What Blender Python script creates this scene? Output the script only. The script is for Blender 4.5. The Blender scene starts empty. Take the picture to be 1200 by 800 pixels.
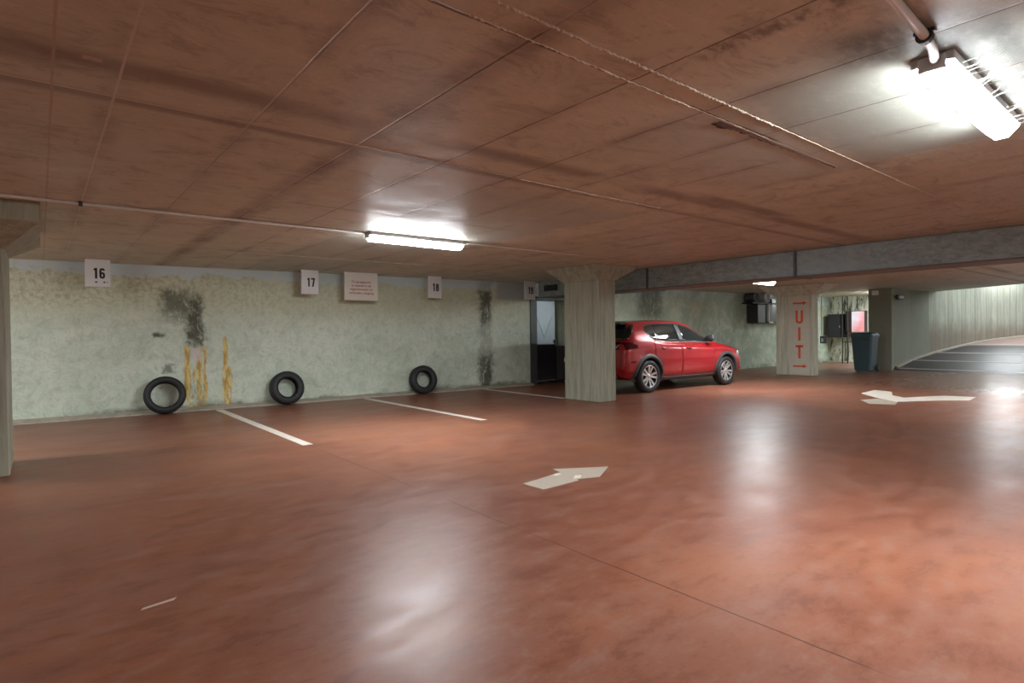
import bpy, bmesh, math, random
from mathutils import Vector, Matrix, Euler
from mathutils.bvhtree import BVHTree
random.seed(7)
scn = bpy.context.scene
COL = scn.collection
PI = math.pi
R = math.radians

# ------------------------------------------------------------------ helpers
def link(name, bm, mats, parent=None, loc=(0,0,0), rot=(0,0,0), smooth=False, bevel=0, seg=2):
    me = bpy.data.meshes.new(name)
    bmesh.ops.recalc_face_normals(bm, faces=bm.faces)
    bm.to_mesh(me); bm.free()
    o = bpy.data.objects.new(name, me); COL.objects.link(o)
    for m in (mats if isinstance(mats, (list, tuple)) else [mats]): me.materials.append(m)
    o.location = loc; o.rotation_euler = rot
    if parent: o.parent = parent
    if smooth:
        for p in me.polygons: p.use_smooth = True
    if bevel:
        md = o.modifiers.new('bevel', 'BEVEL'); md.width = bevel; md.segments = seg
        md.limit_method = 'ANGLE'; md.angle_limit = R(35)
    return o
def tag(o, label, cat=None, group=None, kind=None):
    if label: o['label'] = label
    if cat: o['category'] = cat
    if group: o['group'] = group
    if kind: o['kind'] = kind
    return o
def thing(name, label, cat, loc=(0,0,0), rotz=0, group=None):
    o = bpy.data.objects.new(name, None); COL.objects.link(o)
    o.location = loc; o.rotation_euler = (0,0,rotz)
    return tag(o, label, cat, group)
def struct(name, bm, m, **k):
    o = link(name, bm, m, **k); o['kind'] = 'structure'; return o
def copy_tree(o, parent=None):
    c = o.copy(); COL.objects.link(c)
    if parent: c.parent = parent
    for ch in list(o.children): copy_tree(ch, c)
    return c
def NB(): return bmesh.new()
def box(bm, x0,x1,y0,y1,z0,z1, mi=0):
    v = [bm.verts.new((x,y,z)) for x in (x0,x1) for y in (y0,y1) for z in (z0,z1)]
    for f in ((0,1,3,2),(4,6,7,5),(0,4,5,1),(2,3,7,6),(0,2,6,4),(1,5,7,3)):
        fc = bm.faces.new([v[i] for i in f]); fc.material_index = mi
    return v
def hexa(bm, low, high):
    """low / high: four corner points each"""
    a = [bm.verts.new(p) for p in low]; b = [bm.verts.new(p) for p in high]
    bm.faces.new(a[::-1]); bm.faces.new(b)
    for i in range(4): bm.faces.new((a[i], a[(i+1)%4], b[(i+1)%4], b[i]))
def loft(bm, rings, cap=True):
    vs = [[bm.verts.new(p) for p in r] for r in rings]
    n = len(rings[0])
    for i in range(len(vs)-1):
        for j in range(n): bm.faces.new((vs[i][j], vs[i][(j+1)%n], vs[i+1][(j+1)%n], vs[i+1][j]))
    if cap: bm.faces.new(vs[0][::-1]); bm.faces.new(vs[-1])
def tube(bm, pts, r, n=10):
    pts = [Vector(p) for p in pts]; rings = []
    for i,p in enumerate(pts):
        a = pts[max(i-1,0)]; b = pts[min(i+1,len(pts)-1)]
        d = (b-a).normalized()
        up = Vector((0,0,1)) if abs(d.z) < .9 else Vector((1,0,0))
        s = d.cross(up).normalized(); t = s.cross(d)
        rings.append([p + s*math.cos(2*PI*k/n)*r + t*math.sin(2*PI*k/n)*r for k in range(n)])
    loft(bm, rings)
def lathe(bm, prof, n=48, axis='y', closed=False, mi=0):
    """prof: (radius, along) list"""
    vs = []
    for k in range(n):
        a = 2*PI*k/n; c, s = math.cos(a), math.sin(a)
        if axis == 'y': vs.append([bm.verts.new((r*c, h, r*s)) for r,h in prof])
        else: vs.append([bm.verts.new((r*c, r*s, h)) for r,h in prof])
    m = len(prof)
    for k in range(n):
        A, B = vs[k], vs[(k+1)%n]
        for i in range(m if closed else m-1):
            j = (i+1)%m
            f = bm.faces.new((A[i], A[j], B[j], B[i])); f.material_index = mi
    return vs
def prism(bm, pts, z0, z1):
    a = [bm.verts.new((x,y,z0)) for x,y in pts]; b = [bm.verts.new((x,y,z1)) for x,y in pts]
    bm.faces.new(a[::-1]); bm.faces.new(b)
    for i in range(len(a)): bm.faces.new((a[i], a[(i+1)%len(a)], b[(i+1)%len(a)], b[i]))

# ------------------------------------------------------------------ node shorthand
class Mat:
    def __init__(s, name, rough=.5, spec=.5, metal=0):
        s.m = bpy.data.materials.new(name); s.m.use_nodes = True
        s.nt = s.m.node_tree; s.b = s.nt.nodes['Principled BSDF']
        s.b.inputs['Roughness'].default_value = rough
        s.b.inputs['Specular IOR Level'].default_value = spec
        s.b.inputs['Metallic'].default_value = metal
        s._co = None
    def n(s, t, **k):
        nd = s.nt.nodes.new(t)
        for a,v in k.items(): setattr(nd, a, v)
        return nd
    def put(s, sock, v):
        if isinstance(v, bpy.types.NodeSocket): s.nt.links.new(v, sock)
        elif v is not None:
            if hasattr(sock.default_value, '__len__') and not hasattr(v, '__len__'): v = (v,v,v)
            if hasattr(v, '__len__') and len(v) == 3 and len(sock.default_value) == 4: v = (*v, 1)
            sock.default_value = v
    def co(s):
        if not s._co: s._co = s.n('ShaderNodeTexCoord').outputs['Object']
        return s._co
    def xyz(s):
        q = s.n('ShaderNodeSeparateXYZ'); s.put(q.inputs[0], s.co()); return q.outputs
    def scaled(s, v, loc=(0,0,0)):
        q = s.n('ShaderNodeMapping'); s.put(q.inputs[0], s.co()); q.inputs['Scale'].default_value = v
        q.inputs['Location'].default_value = loc; return q.outputs[0]
    def noise(s, scale, detail=4, rough=.55, vec=None, dist=0):
        q = s.n('ShaderNodeTexNoise'); s.put(q.inputs['Vector'], vec or s.co())
        q.inputs['Scale'].default_value = scale; q.inputs['Detail'].default_value = detail
        q.inputs['Roughness'].default_value = rough; q.inputs['Distortion'].default_value = dist
        return q.outputs[0]
    def math(s, op, a, b=None, c=None, clamp=False):
        q = s.n('ShaderNodeMath', operation=op, use_clamp=clamp)
        s.put(q.inputs[0], a); s.put(q.inputs[1], b)
        if c is not None: s.put(q.inputs[2], c)
        return q.outputs[0]
    def step(s, v, lo, hi, a=0, b=1):
        q = s.n('ShaderNodeMapRange', interpolation_type='SMOOTHSTEP'); s.put(q.inputs[0], v)
        for i,x in enumerate((lo,hi,a,b)): s.put(q.inputs[i+1], x)
        return q.outputs[0]
    def band(s, v, c, w, soft):
        """1 inside |v-c|<w falling to 0 over soft"""
        d = s.math('ABSOLUTE', s.math('SUBTRACT', v, c))
        return s.step(d, w, w+soft, 1, 0)
    def mul(s, *a):
        r = a[0]
        for b in a[1:]: r = s.math('MULTIPLY', r, b)
        return r
    def mx(s, *a):
        r = a[0]
        for b in a[1:]: r = s.math('MAXIMUM', r, b)
        return r
    def mix(s, f, a, b, blend='MIX'):
        q = s.n('ShaderNodeMix', data_type='RGBA', blend_type=blend)
        s.put(q.inputs[0], f); s.put(q.inputs[6], a); s.put(q.inputs[7], b)
        return q.outputs[2]
    def color(s, v): s.put(s.b.inputs['Base Color'], v); return s
    def rough(s, v): s.put(s.b.inputs['Roughness'], v); return s
    def bump(s, h, strength=.3, dist=.01):
        q = s.n('ShaderNodeBump'); q.inputs['Strength'].default_value = strength
        q.inputs['Distance'].default_value = dist; s.put(q.inputs['Height'], h)
        s.put(s.b.inputs['Normal'], q.outputs[0]); return s
def plain(name, col, rough=.5, spec=.5, metal=0, var=.12, scale=30, coat=0):
    M = Mat(name, rough, spec, metal)
    n = M.noise(scale, 3)
    c = tuple(x*(1-var) for x in col); d = tuple(min(1,x*(1+var)) for x in col)
    M.color(M.mix(n, c, d))
    if coat: M.b.inputs['Coat Weight'].default_value = coat; M.b.inputs['Coat Roughness'].default_value = .04
    return M.m
def glow(name, col, st):
    M = Mat(name, .4); M.color(col)
    M.put(M.b.inputs['Emission Color'], col); M.b.inputs['Emission Strength'].default_value = st
    return M.m

# ------------------------------------------------------------------ materials
def mat_floor():
    M = Mat('floor_paint', .25, .5)
    x,y,z = M.xyz()[:3]
    big = M.noise(.45, 4, .6, dist=.6)
    str_ = M.noise(1.6, 5, .65, vec=M.scaled((.45,1.5,1)), dist=.5)
    fine = M.noise(9, 6, .7)
    c = M.mix(M.step(big,.35,.65), (.225,.080,.047), (.30,.118,.066))
    c = M.mix(M.math('MULTIPLY', M.step(str_,.42,.68), .6), c, (.245,.112,.08))
    c = M.mix(M.math('MULTIPLY', M.step(fine,.52,.78), .35), c, (.33,.18,.122))
    # pale scuffs
    sc = M.noise(3.2, 8, .75, vec=M.scaled((1,2.2,1),(3,1,0)))
    c = M.mix(M.math('MULTIPLY', M.step(sc,.62,.78), .45), c, (.34,.20,.145))
    # dark tyre grime
    gr = M.noise(.8, 5, .7, vec=M.scaled((.5,1.6,1),(9,4,0)))
    c = M.mix(M.math('MULTIPLY', M.step(gr,.56,.8), .45), c, (.11,.048,.034))
    # grey worn concrete close to the ramp, the niche and under the parked car
    worn = M.mx(M.mul(M.step(x,15.5,18.5), .75), M.mul(M.step(M.math('ADD', y, M.mul(x,.055)),9.6,10.4), .2))
    c = M.mix(M.mul(worn, M.step(M.noise(1.1,5,.6),.3,.6)), c, (.13,.10,.085))
    mo = M.noise(5,7,.75,vec=M.scaled((.8,1.6,1),(2,8,0)))
    c = M.mix(M.mul(M.step(mo,.5,.64), .35), c, (.30,.18,.14))
    c = M.mix(M.mul(M.step(mo,.5,.38), .35), c, (.105,.038,.024))
    # saw cut joint
    wob = M.mul(M.math('SUBTRACT', M.noise(1.5,3), .5), .05)
    xj = M.math('ADD', x, wob)
    j = M.mul(M.band(xj, 2.27, .0025, .003), M.step(M.noise(.9,2),.35,.5))
    j2 = M.mul(M.band(M.math('ADD', y, wob), 5.7, .003, .004), M.step(M.noise(1.3,2),.42,.52))
    j = M.mx(j, M.mul(j2,0.0))
    c = M.mix(M.math('MULTIPLY', j, .85), c, (.05,.02,.015))
    # short scratch marks
    sp = M.n('ShaderNodeTexVoronoi'); M.put(sp.inputs['Vector'], M.scaled((1.3,4,1))); sp.inputs['Scale'].default_value = 1.4
    s1 = M.mul(M.step(sp.outputs[0], .03,.055,1,0), M.step(M.noise(1.1,2),.5,.6))
    c = M.mix(M.math('MULTIPLY', s1, 0.0), c, (.6,.42,.32))
    M.color(c)
    ro = M.step(M.noise(2.2,5,.65,vec=M.scaled((.6,1.4,1))), .2,.8,.32,.42)
    wet = M.mul(M.step(x,12.5,15.5), M.step(y,5.6,4.2), M.step(x,19.9,19.6))
    ro = M.math('SUBTRACT', ro, M.mul(wet,.16))
    M.put(M.b.inputs['Specular IOR Level'], M.math('ADD', M.mul(wet,.25), .19))
    M.rough(M.math('ADD', ro, M.mul(M.math('SUBTRACT',mo,.5),.35)))
    M.bump(M.math('ADD', M.noise(6,3), M.mul(M.noise(40,4),.12)), .10, .01)
    M.b.inputs['Specular IOR Level'].default_value = .20
    return M.m

SEAMX0, SEAMP = .29, .605
def mat_ceiling():
    M = Mat('ceiling_concrete', .5, .4)
    x,y,z = M.xyz()[:3]
    # wavering coordinates
    w = M.mul(M.math('SUBTRACT', M.noise(5,4,.7), .5), .014)
    xx = M.math('ADD', x, w); yy = M.math('ADD', y, w)
    # panel id value per formwork board
    px = M.math('FLOOR', M.math('DIVIDE', M.math('SUBTRACT', x, SEAMX0), SEAMP))
    py = M.math('ADD', M.mul(M.step(y,3.3,3.301),1.0), M.math('ADD', M.step(y,1.64,1.641), M.math('ADD', M.step(y,5.03,5.031), M.step(y,8.4,8.401))))
    cv = M.n('ShaderNodeCombineXYZ'); M.put(cv.inputs[0], px); M.put(cv.inputs[1], py)
    wn = M.n('ShaderNodeTexWhiteNoise'); M.put(wn.inputs[0], cv.outputs[0]); pid = wn.outputs[0]
    n1 = M.noise(1.3, 5, .65, dist=.5); n2 = M.noise(7, 6, .7, vec=M.scaled((1,2.2,1))); n3 = M.noise(30,5,.7)
    c = M.mix(n1, (.51,.48,.37), (.63,.59,.475))
    c = M.mix(M.mul(M.step(n2,.45,.75), .5), c, (.66,.58,.48))
    c = M.mix(M.mul(M.step(n3,.55,.8), .25), c, (.70,.62,.52))
    c = M.mix(M.mul(pid,.22), c, (.43,.38,.285))
    mo = M.noise(2.6,8,.78,vec=M.scaled((1,1.5,1),(4,1,0)),dist=.8)
    c = M.mix(M.mul(M.step(mo,.5,.36),.6), c, (.31,.26,.20))
    c = M.mix(M.mul(M.step(mo,.52,.66),.5), c, (.70,.60,.48))
    da = M.noise(9,6,.8,vec=M.scaled((.8,5,1),(1,7,0)))
    c = M.mix(M.mul(M.step(da,.56,.68),.45), c, (.80,.72,.60))
    c = M.mix(M.mul(M.step(da,.44,.34),.4), c, (.26,.20,.15))
    # greyer boards between two seams, lamplight grey partly put into the colour
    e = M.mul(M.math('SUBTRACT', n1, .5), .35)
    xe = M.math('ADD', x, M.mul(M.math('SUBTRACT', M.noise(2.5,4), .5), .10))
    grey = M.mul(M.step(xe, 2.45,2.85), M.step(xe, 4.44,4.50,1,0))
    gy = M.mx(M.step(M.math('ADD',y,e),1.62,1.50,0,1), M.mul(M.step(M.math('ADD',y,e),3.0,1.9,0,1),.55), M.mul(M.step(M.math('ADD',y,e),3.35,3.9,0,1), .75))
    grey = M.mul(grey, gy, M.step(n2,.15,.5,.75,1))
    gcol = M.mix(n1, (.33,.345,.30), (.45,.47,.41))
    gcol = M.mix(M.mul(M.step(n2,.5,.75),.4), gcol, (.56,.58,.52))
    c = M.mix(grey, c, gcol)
    # extra pale board in front of the tube lamp, paleness partly painted lamplight
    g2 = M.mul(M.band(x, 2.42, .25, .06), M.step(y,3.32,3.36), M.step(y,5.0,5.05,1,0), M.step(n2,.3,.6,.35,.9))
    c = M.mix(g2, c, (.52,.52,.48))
    # dark stains along joints
    st = M.step(M.noise(1.2,5,.7), .42,.68)
    s1 = M.mul(M.band(yy, 2.93, .02,.13), M.step(M.noise(.8,3),.38,.55,.25,.9))
    s2 = M.mul(M.band(yy, 3.335, .015,.07), .85)
    s3 = M.mul(M.band(xx, 1.50, .03,.13), M.step(st,0,1,.45,1))
    s4 = M.mul(M.band(yy, 2.82, .03,.10), M.band(x, 5.2, .5,.5))
    s5 = M.mul(M.band(yy, 3.0, .03,.12), M.step(x, .5,-.2,0,.9))
    s6 = M.mul(M.band(xx, 2.10, .01,.10), st, .6)
    ft = M.math('FRACT', M.math('DIVIDE', M.math('SUBTRACT', xx, SEAMX0), SEAMP))
    dseam = M.mul(M.math('MINIMUM', ft, M.math('SUBTRACT', 1, ft)), SEAMP)
    s7 = M.mul(M.step(dseam, .0,.11,1,0), st, .75)
    stain = M.mx(s1,s2,s3,s4,s5,s6,s7)
    c = M.mix(M.mul(stain,.72), c, (.19,.13,.095))
    # water stain stripe in the grey boards
    d = M.mul(M.band(M.math('ADD', M.math('SUBTRACT', xe, 2.17), M.mul(M.math('SUBTRACT',y,.9),.05)), 0,.015,.06), M.step(y,1.45,1.3), M.step(n2,.4,.6))
    c = M.mix(M.mul(d,.6), c, (.06,.03,.02))
    so = M.mx(M.mul(M.band(M.math('ADD',xe,M.mul(y,.3)),2.93,.10,.22), M.band(y,.80,.12,.25)), M.mul(M.band(x,3.3,.42,.25), M.band(y,.60,.07,.07)))
    c = M.mix(M.mul(so, M.step(n2,.25,.6,.5,1), .8), c, (.085,.09,.085))
    # the seams themselves
    sx = M.step(dseam, .0032,.008,1,0)
    sa = M.band(xx, .06,.003,.005)
    def ys(v, ww=.004): return M.band(yy, v, ww,.006)
    sy = M.mx(ys(1.58), ys(1.71), ys(3.3,.006), ys(5.03), ys(8.4))
    seam = M.mx(M.mul(sx, M.step(M.noise(2.3,3),.3,.5,.35,1)), sy)
    whit = M.step(M.noise(1.1,4,.6,vec=M.scaled((1,1,1),(5,2,0))), .46,.60)
    far = M.step(x, 4.0,4.6)
    leftw = M.step(x, 1.2,.6)
    whit = M.mx(M.mul(whit,.55), M.mul(leftw,.75), M.mul(far,.6))
    scol = M.mix(whit, (.09,.055,.04), (.80,.73,.62))
    c = M.mix(M.mul(seam,.85), c, scol)
    c = M.mix(M.mul(sa,.8), c, (.45,.34,.25))
    # pale chip in the concrete, small dark specks
    chip = M.mul(M.band(x,.185,.03,.006), M.band(y,2.905,.018,.006))
    c = M.mix(chip, c, (.5,.38,.3))
    vo = M.n('ShaderNodeTexVoronoi'); M.put(vo.inputs['Vector'], M.scaled((1,1.6,1))); vo.inputs['Scale'].default_value = 3.5
    sk = M.mul(M.step(vo.outputs[0], .02,.06,1,0), M.step(M.noise(1.7,2),.5,.6))
    c = M.mix(M.mul(sk,.75), c, (.05,.025,.016))
    M.color(c)
    M.rough(M.math('ADD', M.step(M.noise(3,5,.6),.3,.7,.46,.64), M.mul(pid,-.08)))
    hh = M.math('SUBTRACT', M.mul(M.noise(12,6,.7),.5), M.mul(seam,.5))
    hh = M.math('ADD', hh, M.mul(pid,.25))
    M.bump(hh, .35, .012)
    return M.m

def mat_wall():
    M = Mat('wall_concrete', .78, .35)
    x,y,z = M.xyz()[:3]
    n1 = M.noise(1.1,6,.65,dist=.8); n2 = M.noise(6,7,.7,dist=.4); n3 = M.noise(32,5,.7)
    drip = M.noise(2.2,5,.65,vec=M.scaled((3.0,1,.35)))
    c = M.mix(M.step(n1,.3,.7), (.56,.66,.54), (.70,.79,.67))
    c = M.mix(M.mul(M.step(drip,.5,.72),.35), c, (.66,.76,.66))
    c = M.mix(M.mul(M.step(n2,.49,.68),.5), c, (.43,.47,.36))
    c = M.mix(M.mul(M.step(n2,.5,.3),.55), c, (.74,.78,.66))
    c = M.mix(M.mul(M.step(n3,.6,.8),.3), c, (.36,.36,.27))
    crk = M.noise(3.2,8,.8,dist=1.5)
    c = M.mix(M.mul(M.band(crk,.5,.003,.008), .6), c, (.25,.27,.2))
    c = M.mix(M.mul(M.step(M.noise(2.0,8,.8,dist=1.2),.54,.66), .45), c, (.74,.76,.63))
    # mossy speckled zone high on the wall, strongest at left
    zz = M.math('ADD', z, M.mul(M.math('SUBTRACT', n1,.5),.5))
    moss = M.mul(M.step(zz,1.5,1.85), M.step(zz,2.32,2.18), M.step(M.noise(14,6,.75),.44,.62))
    moss = M.mul(moss, M.step(x, 5,1.0,.35,.95))
    c = M.mix(M.mul(moss,.75), c, (.22,.20,.09))
    yel = M.mul(M.step(zz,1.2,1.9), M.step(zz,2.3,2.1), .45)
    c = M.mix(yel, c, (.60,.59,.38))
    # bluish grey mortar line right under the slab
    top = M.mul(M.step(zz,2.15,2.22), M.step(M.noise(3,4,.6),.3,.5,.4,.95))
    c = M.mix(top, c, (.58,.68,.69))
    # patch at the right end
    rp = M.mul(M.step(x,7.9,8.1), M.step(z,1.93,2.02), M.step(x,9.5,9.4))
    c = M.mix(M.mul(rp,.8), c, (.36,.38,.37))
    # dark damp stains with their own outline
    wx = M.math('ADD', x, M.mul(M.math('SUBTRACT', M.noise(5,5,.7),.5),.45))
    br = M.step(M.noise(9,7,.8,vec=M.scaled((1,1,.5)),dist=.6),.32,.50)
    zw = M.math('ADD', z, M.mul(M.math('SUBTRACT', M.noise(4,6,.75,dist=.5),.5),.7))
    a = M.mul(M.band(wx, 1.98,.05,.14), M.step(zw,.9,1.15), M.step(zw,2.05,1.75), br)
    b = M.mul(M.band(wx, 1.72,.12,.2), M.step(zw,1.3,1.7), M.step(zw,2.1,1.85), br, .85)
    d = M.mul(M.band(wx, 7.70,.07,.20), M.step(z,2.25,2.1), M.math('MAXIMUM', M.step(zw,.95,.60), M.mul(M.step(zw,1.2,1.6),.95)), br)
    d = M.mx(d, M.mul(M.band(wx, 7.70,.08,.2), br, .4))
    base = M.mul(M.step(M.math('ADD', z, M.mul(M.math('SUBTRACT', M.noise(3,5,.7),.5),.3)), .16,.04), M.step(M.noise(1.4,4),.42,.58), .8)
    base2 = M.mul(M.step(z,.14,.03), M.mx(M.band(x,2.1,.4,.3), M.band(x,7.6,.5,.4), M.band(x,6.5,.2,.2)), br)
    sm = M.mul(M.band(wx,1.45,.03,.09), M.band(M.math('ADD',z,M.mul(n2,.15)),1.315,.01,.06), M.step(n2,.35,.5))
    sm2 = M.mul(M.band(wx,1.60,.03,.08), M.band(M.math('ADD',z,M.mul(n2,.2)),.80,.04,.06), M.step(n2,.3,.5), .7)
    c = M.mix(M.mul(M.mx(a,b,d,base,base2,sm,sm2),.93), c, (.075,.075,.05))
    # far wall behind the car: greener and streaked
    gr = M.mul(M.step(x, 9.5,13), M.step(M.noise(2.2,6,.7,dist=.8),.35,.6,.15,.8))
    c = M.mix(gr, c, (.33,.41,.31))
    dd = M.mul(M.band(wx, 13.2,.25,.5), M.step(z,1.3,1.8), br)
    c = M.mix(M.mul(dd,.8), c, (.09,.10,.07))
    # orange-yellow run marks of old foam and rust
    wf = M.math('ADD', x, M.mul(M.math('SUBTRACT', M.noise(9,4,.7,vec=M.scaled((1,1,.35))),.5),.12))
    y1 = M.mul(M.mx(M.band(wf,1.86,.025,.03), M.mul(M.band(wf,2.03,.02,.03),1), M.band(wf,2.12,.012,.02)), M.step(z,1.08,1.0), M.step(z,.05,.3,.25,1))
    y1 = M.mx(y1, M.mul(M.band(wf,1.99,.10,.05), M.step(z,.75,.6), M.step(M.noise(16,4,.7,vec=M.scaled((1,1,.25))),.47,.53), .9))
    y2 = M.mx(M.mul(M.band(wf,2.43,.022,.02), M.step(z,1.24,1.16)), M.mul(M.band(wf,2.45,.06,.03), M.step(z,.75,.62), M.step(M.noise(18,4,.7,vec=M.scaled((1,1,.25))),.42,.5)))
    yc = M.mix(M.step(M.noise(20,4,.7,vec=M.scaled((1,1,.3))),.4,.6), (.48,.27,.05), (.78,.64,.22))
    c = M.mix(M.mul(M.mx(y1,y2),.92), c, yc)
    wh = M.mul(M.band(wf,2.0,.05,.04), M.band(z,.92,.08,.06))
    c = M.mix(M.mul(wh,.7), c, (.66,.60,.58))
    # tiny bolt holes
    M.color(c)
    M.bump(M.math('ADD', M.mul(n2,.6), M.mul(n3,.3)), .5, .02)
    return M.m

def mat_conc(name, a, b, streak=True, boards=0, roughv=.8, dark=None):
    M = Mat(name, roughv, .3)
    x,y,z = M.xyz()[:3]
    n1 = M.noise(2.2,6,.65,dist=.4); n2 = M.noise(25,5,.7)
    c = M.mix(n1, a, b)
    if streak:
        d = M.noise(3,5,.7,vec=M.scaled((4,4,.35)))
        c = M.mix(M.mul(M.step(d,.4,.65),.55), c, tuple(v*.62 for v in a))
        d2 = M.noise(3,5,.7,vec=M.scaled((7,7,.3),(3,7,0)))
        c = M.mix(M.mul(M.step(d2,.52,.7),.45), c, tuple(min(1,v*1.35) for v in b))
    c = M.mix(M.mul(M.step(n2,.55,.8),.3), c, tuple(v*.55 for v in a))
    h = M.math('ADD', M.mul(n1,.5), M.mul(n2,.3))
    if boards:
        u = M.math('ADD', M.mul(x, boards), M.mul(y, -boards*.8))
        fr = M.math('FRACT', u)
        ln = M.step(M.math('MINIMUM', fr, M.math('SUBTRACT',1,fr)), .02,.08,1,0)
        wn = M.n('ShaderNodeTexWhiteNoise', noise_dimensions='1D'); M.put(wn.inputs['W'], M.math('FLOOR', u))
        c = M.mix(M.mul(wn.outputs[0],.35), c, tuple(v*.6 for v in a))
        c = M.mix(M.mul(ln,.5), c, tuple(v*.45 for v in a))
        h = M.math('ADD', h, M.mul(ln,-.6))
    if dark:
        c = M.mix(M.mul(M.step(M.math('ADD', z, M.mul(n1,.4)), *dark), .6), c, (.17,.10,.07))
    M.color(c); M.bump(h, .4, .012)
    return M.m

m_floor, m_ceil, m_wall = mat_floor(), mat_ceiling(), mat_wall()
m_col = mat_conc('column_concrete', (.33,.34,.255), (.43,.445,.35))
m_colu = mat_conc('pale_column_concrete', (.52,.53,.41), (.65,.66,.54))
m_plainwall = mat_conc('side_wall_concrete', (.28,.29,.22), (.38,.38,.30))
m_stub = mat_conc('dark_smooth_concrete', (.20,.21,.16), (.27,.28,.215), streak=False)
m_board = mat_conc('board_marked_concrete', (.40,.42,.33), (.52,.54,.44), boards=3.2, dark=(1.9,1.1))
m_back = mat_conc('room_concrete', (.30,.30,.25), (.42,.41,.33))
m_white = plain('white_sign_plastic', (.72,.73,.72), .45, var=.05)
m_cream = plain('cream_sign_board', (.72,.70,.62), .5, var=.05)
m_black = plain('black_lettering', (.02,.022,.025), .6, var=.05)
m_redt = plain('faded_red_lettering', (.50,.16,.13), .6, var=.3, scale=60)
m_redp = plain('red_paint', (.75,.12,.05), .55, var=.15, scale=40)
m_cpaint = plain('cream_paint', (.60,.58,.48), .6, var=.1, scale=8)
m_conduit = plain('white_conduit', (.68,.66,.62), .4, var=.15, scale=12)
m_mortar = plain('pale_mortar', (.56,.48,.38), .9, var=.25, scale=50)
m_rubber = plain('black_rubber', (.022,.024,.025), .55, .4, var=.25, scale=14)
m_housing = plain('lamp_housing', (.55,.56,.56), .5, var=.1)
LAMP = 46
m_tube = glow('lamp_diffuser', (.93,.97,1.0), LAMP)
m_tubeside = glow('lamp_diffuser_side', (.93,.97,1.0), 11)
m_duct = None
def mat_duct():
    M = Mat('galvanised_duct', .42, .5, .3)
    n = M.noise(5,6,.7,vec=M.scaled((1,1.2,2.5))); n2 = M.noise(30,4,.7)
    c = M.mix(M.step(n,.35,.65), (.24,.29,.30), (.40,.46,.46))
    c = M.mix(M.mul(M.step(n2,.5,.75),.4), c, (.55,.60,.58))
    M.color(c); M.rough(M.step(n,.3,.7,.34,.6)); M.bump(n, .12,.02); return M.m
m_duct = mat_duct()
m_ductd = plain('duct_flange', (.10,.11,.115), .5, var=.2, metal=.3)
m_brownduct = plain('floor_tinted_duct_underside', (.17,.145,.12), .6, var=.3, scale=6)  # brown reflection of the floor put into the underside colour
m_gril = plain('dark_grille', (.02,.02,.025), .6)
m_dsteel = plain('dark_teal_steel', (.055,.075,.07), .45, var=.2)
m_bluesteel = plain('pale_blue_steel', (.40,.50,.54), .38, var=.12, scale=6, metal=.25)
m_blackgl = plain('black_panel', (.018,.018,.024), .3)
m_dgrey = plain('dark_grey_plastic', (.045,.048,.05), .5, var=.2)
m_bin = plain('blue_grey_bin_plastic', (.045,.085,.105), .42, var=.12, scale=8)
m_dbrown = plain('dark_brown_cabinet', (.035,.022,.02), .5, var=.2)
m_pink = None
def mat_pink():
    M = Mat('faded_pink_poster', .4)
    x,y,z = M.xyz()[:3]
    n = M.noise(3,4,.6)
    f = M.math('ADD', M.mul(M.math('SUBTRACT', n,.5),.5), M.math('ADD', M.mul(y,-.9), M.mul(z,-.45)))
    c = M.mix(M.step(f, -.35,.1), (.78,.76,.84), (.72,.28,.30)); M.color(c); return M.m
m_pink = mat_pink()
def mat_stained():
    M = Mat('stained_niche_wall', .85, .3)
    x,y,z = M.xyz()[:3]
    d = M.noise(2.2,6,.75,vec=M.scaled((1,2.6,.5)), dist=1.2); n=M.noise(14,5,.7)
    c = M.mix(M.step(d,.40,.52), (.06,.06,.045), (.62,.62,.50))
    c = M.mix(M.mul(M.step(n,.5,.75),.5), c, (.30,.29,.20))
    M.color(c); return M.m
m_stained = mat_stained()
def mat_paint_mark(name, col, wear):
    M = Mat(name, .5)
    n = M.noise(9,6,.75); c = M.mix(M.mul(M.step(n,.55,.72),wear), col, (.28,.12,.07)); M.color(c); return M.m
m_line = mat_paint_mark('white_line_paint', (.78,.72,.64), .5)
m_arrow = mat_paint_mark('grey_arrow_paint', (.50,.44,.36), .35)
m_arrow2 = mat_paint_mark('white_arrow_paint', (.80,.76,.66), .6)
def mat_ramp():
    M = Mat('ramp_asphalt', .5)
    x,y,z = M.xyz()[:3]
    n = M.noise(4,6,.7)
    c = M.mix(n, (.018,.016,.018), (.045,.042,.045))
    up = M.step(x, 24.9, 25.1)
    c = M.mix(up, c, (.30,.20,.17))
    M.color(c); M.rough(.45); M.bump(M.noise(60,3),.3,.01); return M.m
m_ramp = mat_ramp()
m_rline = plain('ramp_line_paint', (.42,.38,.34), .5, var=.2)
m_kerb = plain('pinkish_kerb_concrete', (.40,.36,.29), .8, var=.3, scale=9)

# ------------------------------------------------------------------ setting
zc = lambda x: 2.335 + .006*x
def wy(x, off=0): return 10.76 - .055*x - off     # face of the long wall
WA = math.atan(.055)

bm = NB()
box(bm, -7.3, 19.7, -8.3, 11.3, -.15, 0)
box(bm, 19.7, 24.2, 6.75, 11.3, -.15, 0)
struct('floor', bm, m_floor)

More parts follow.
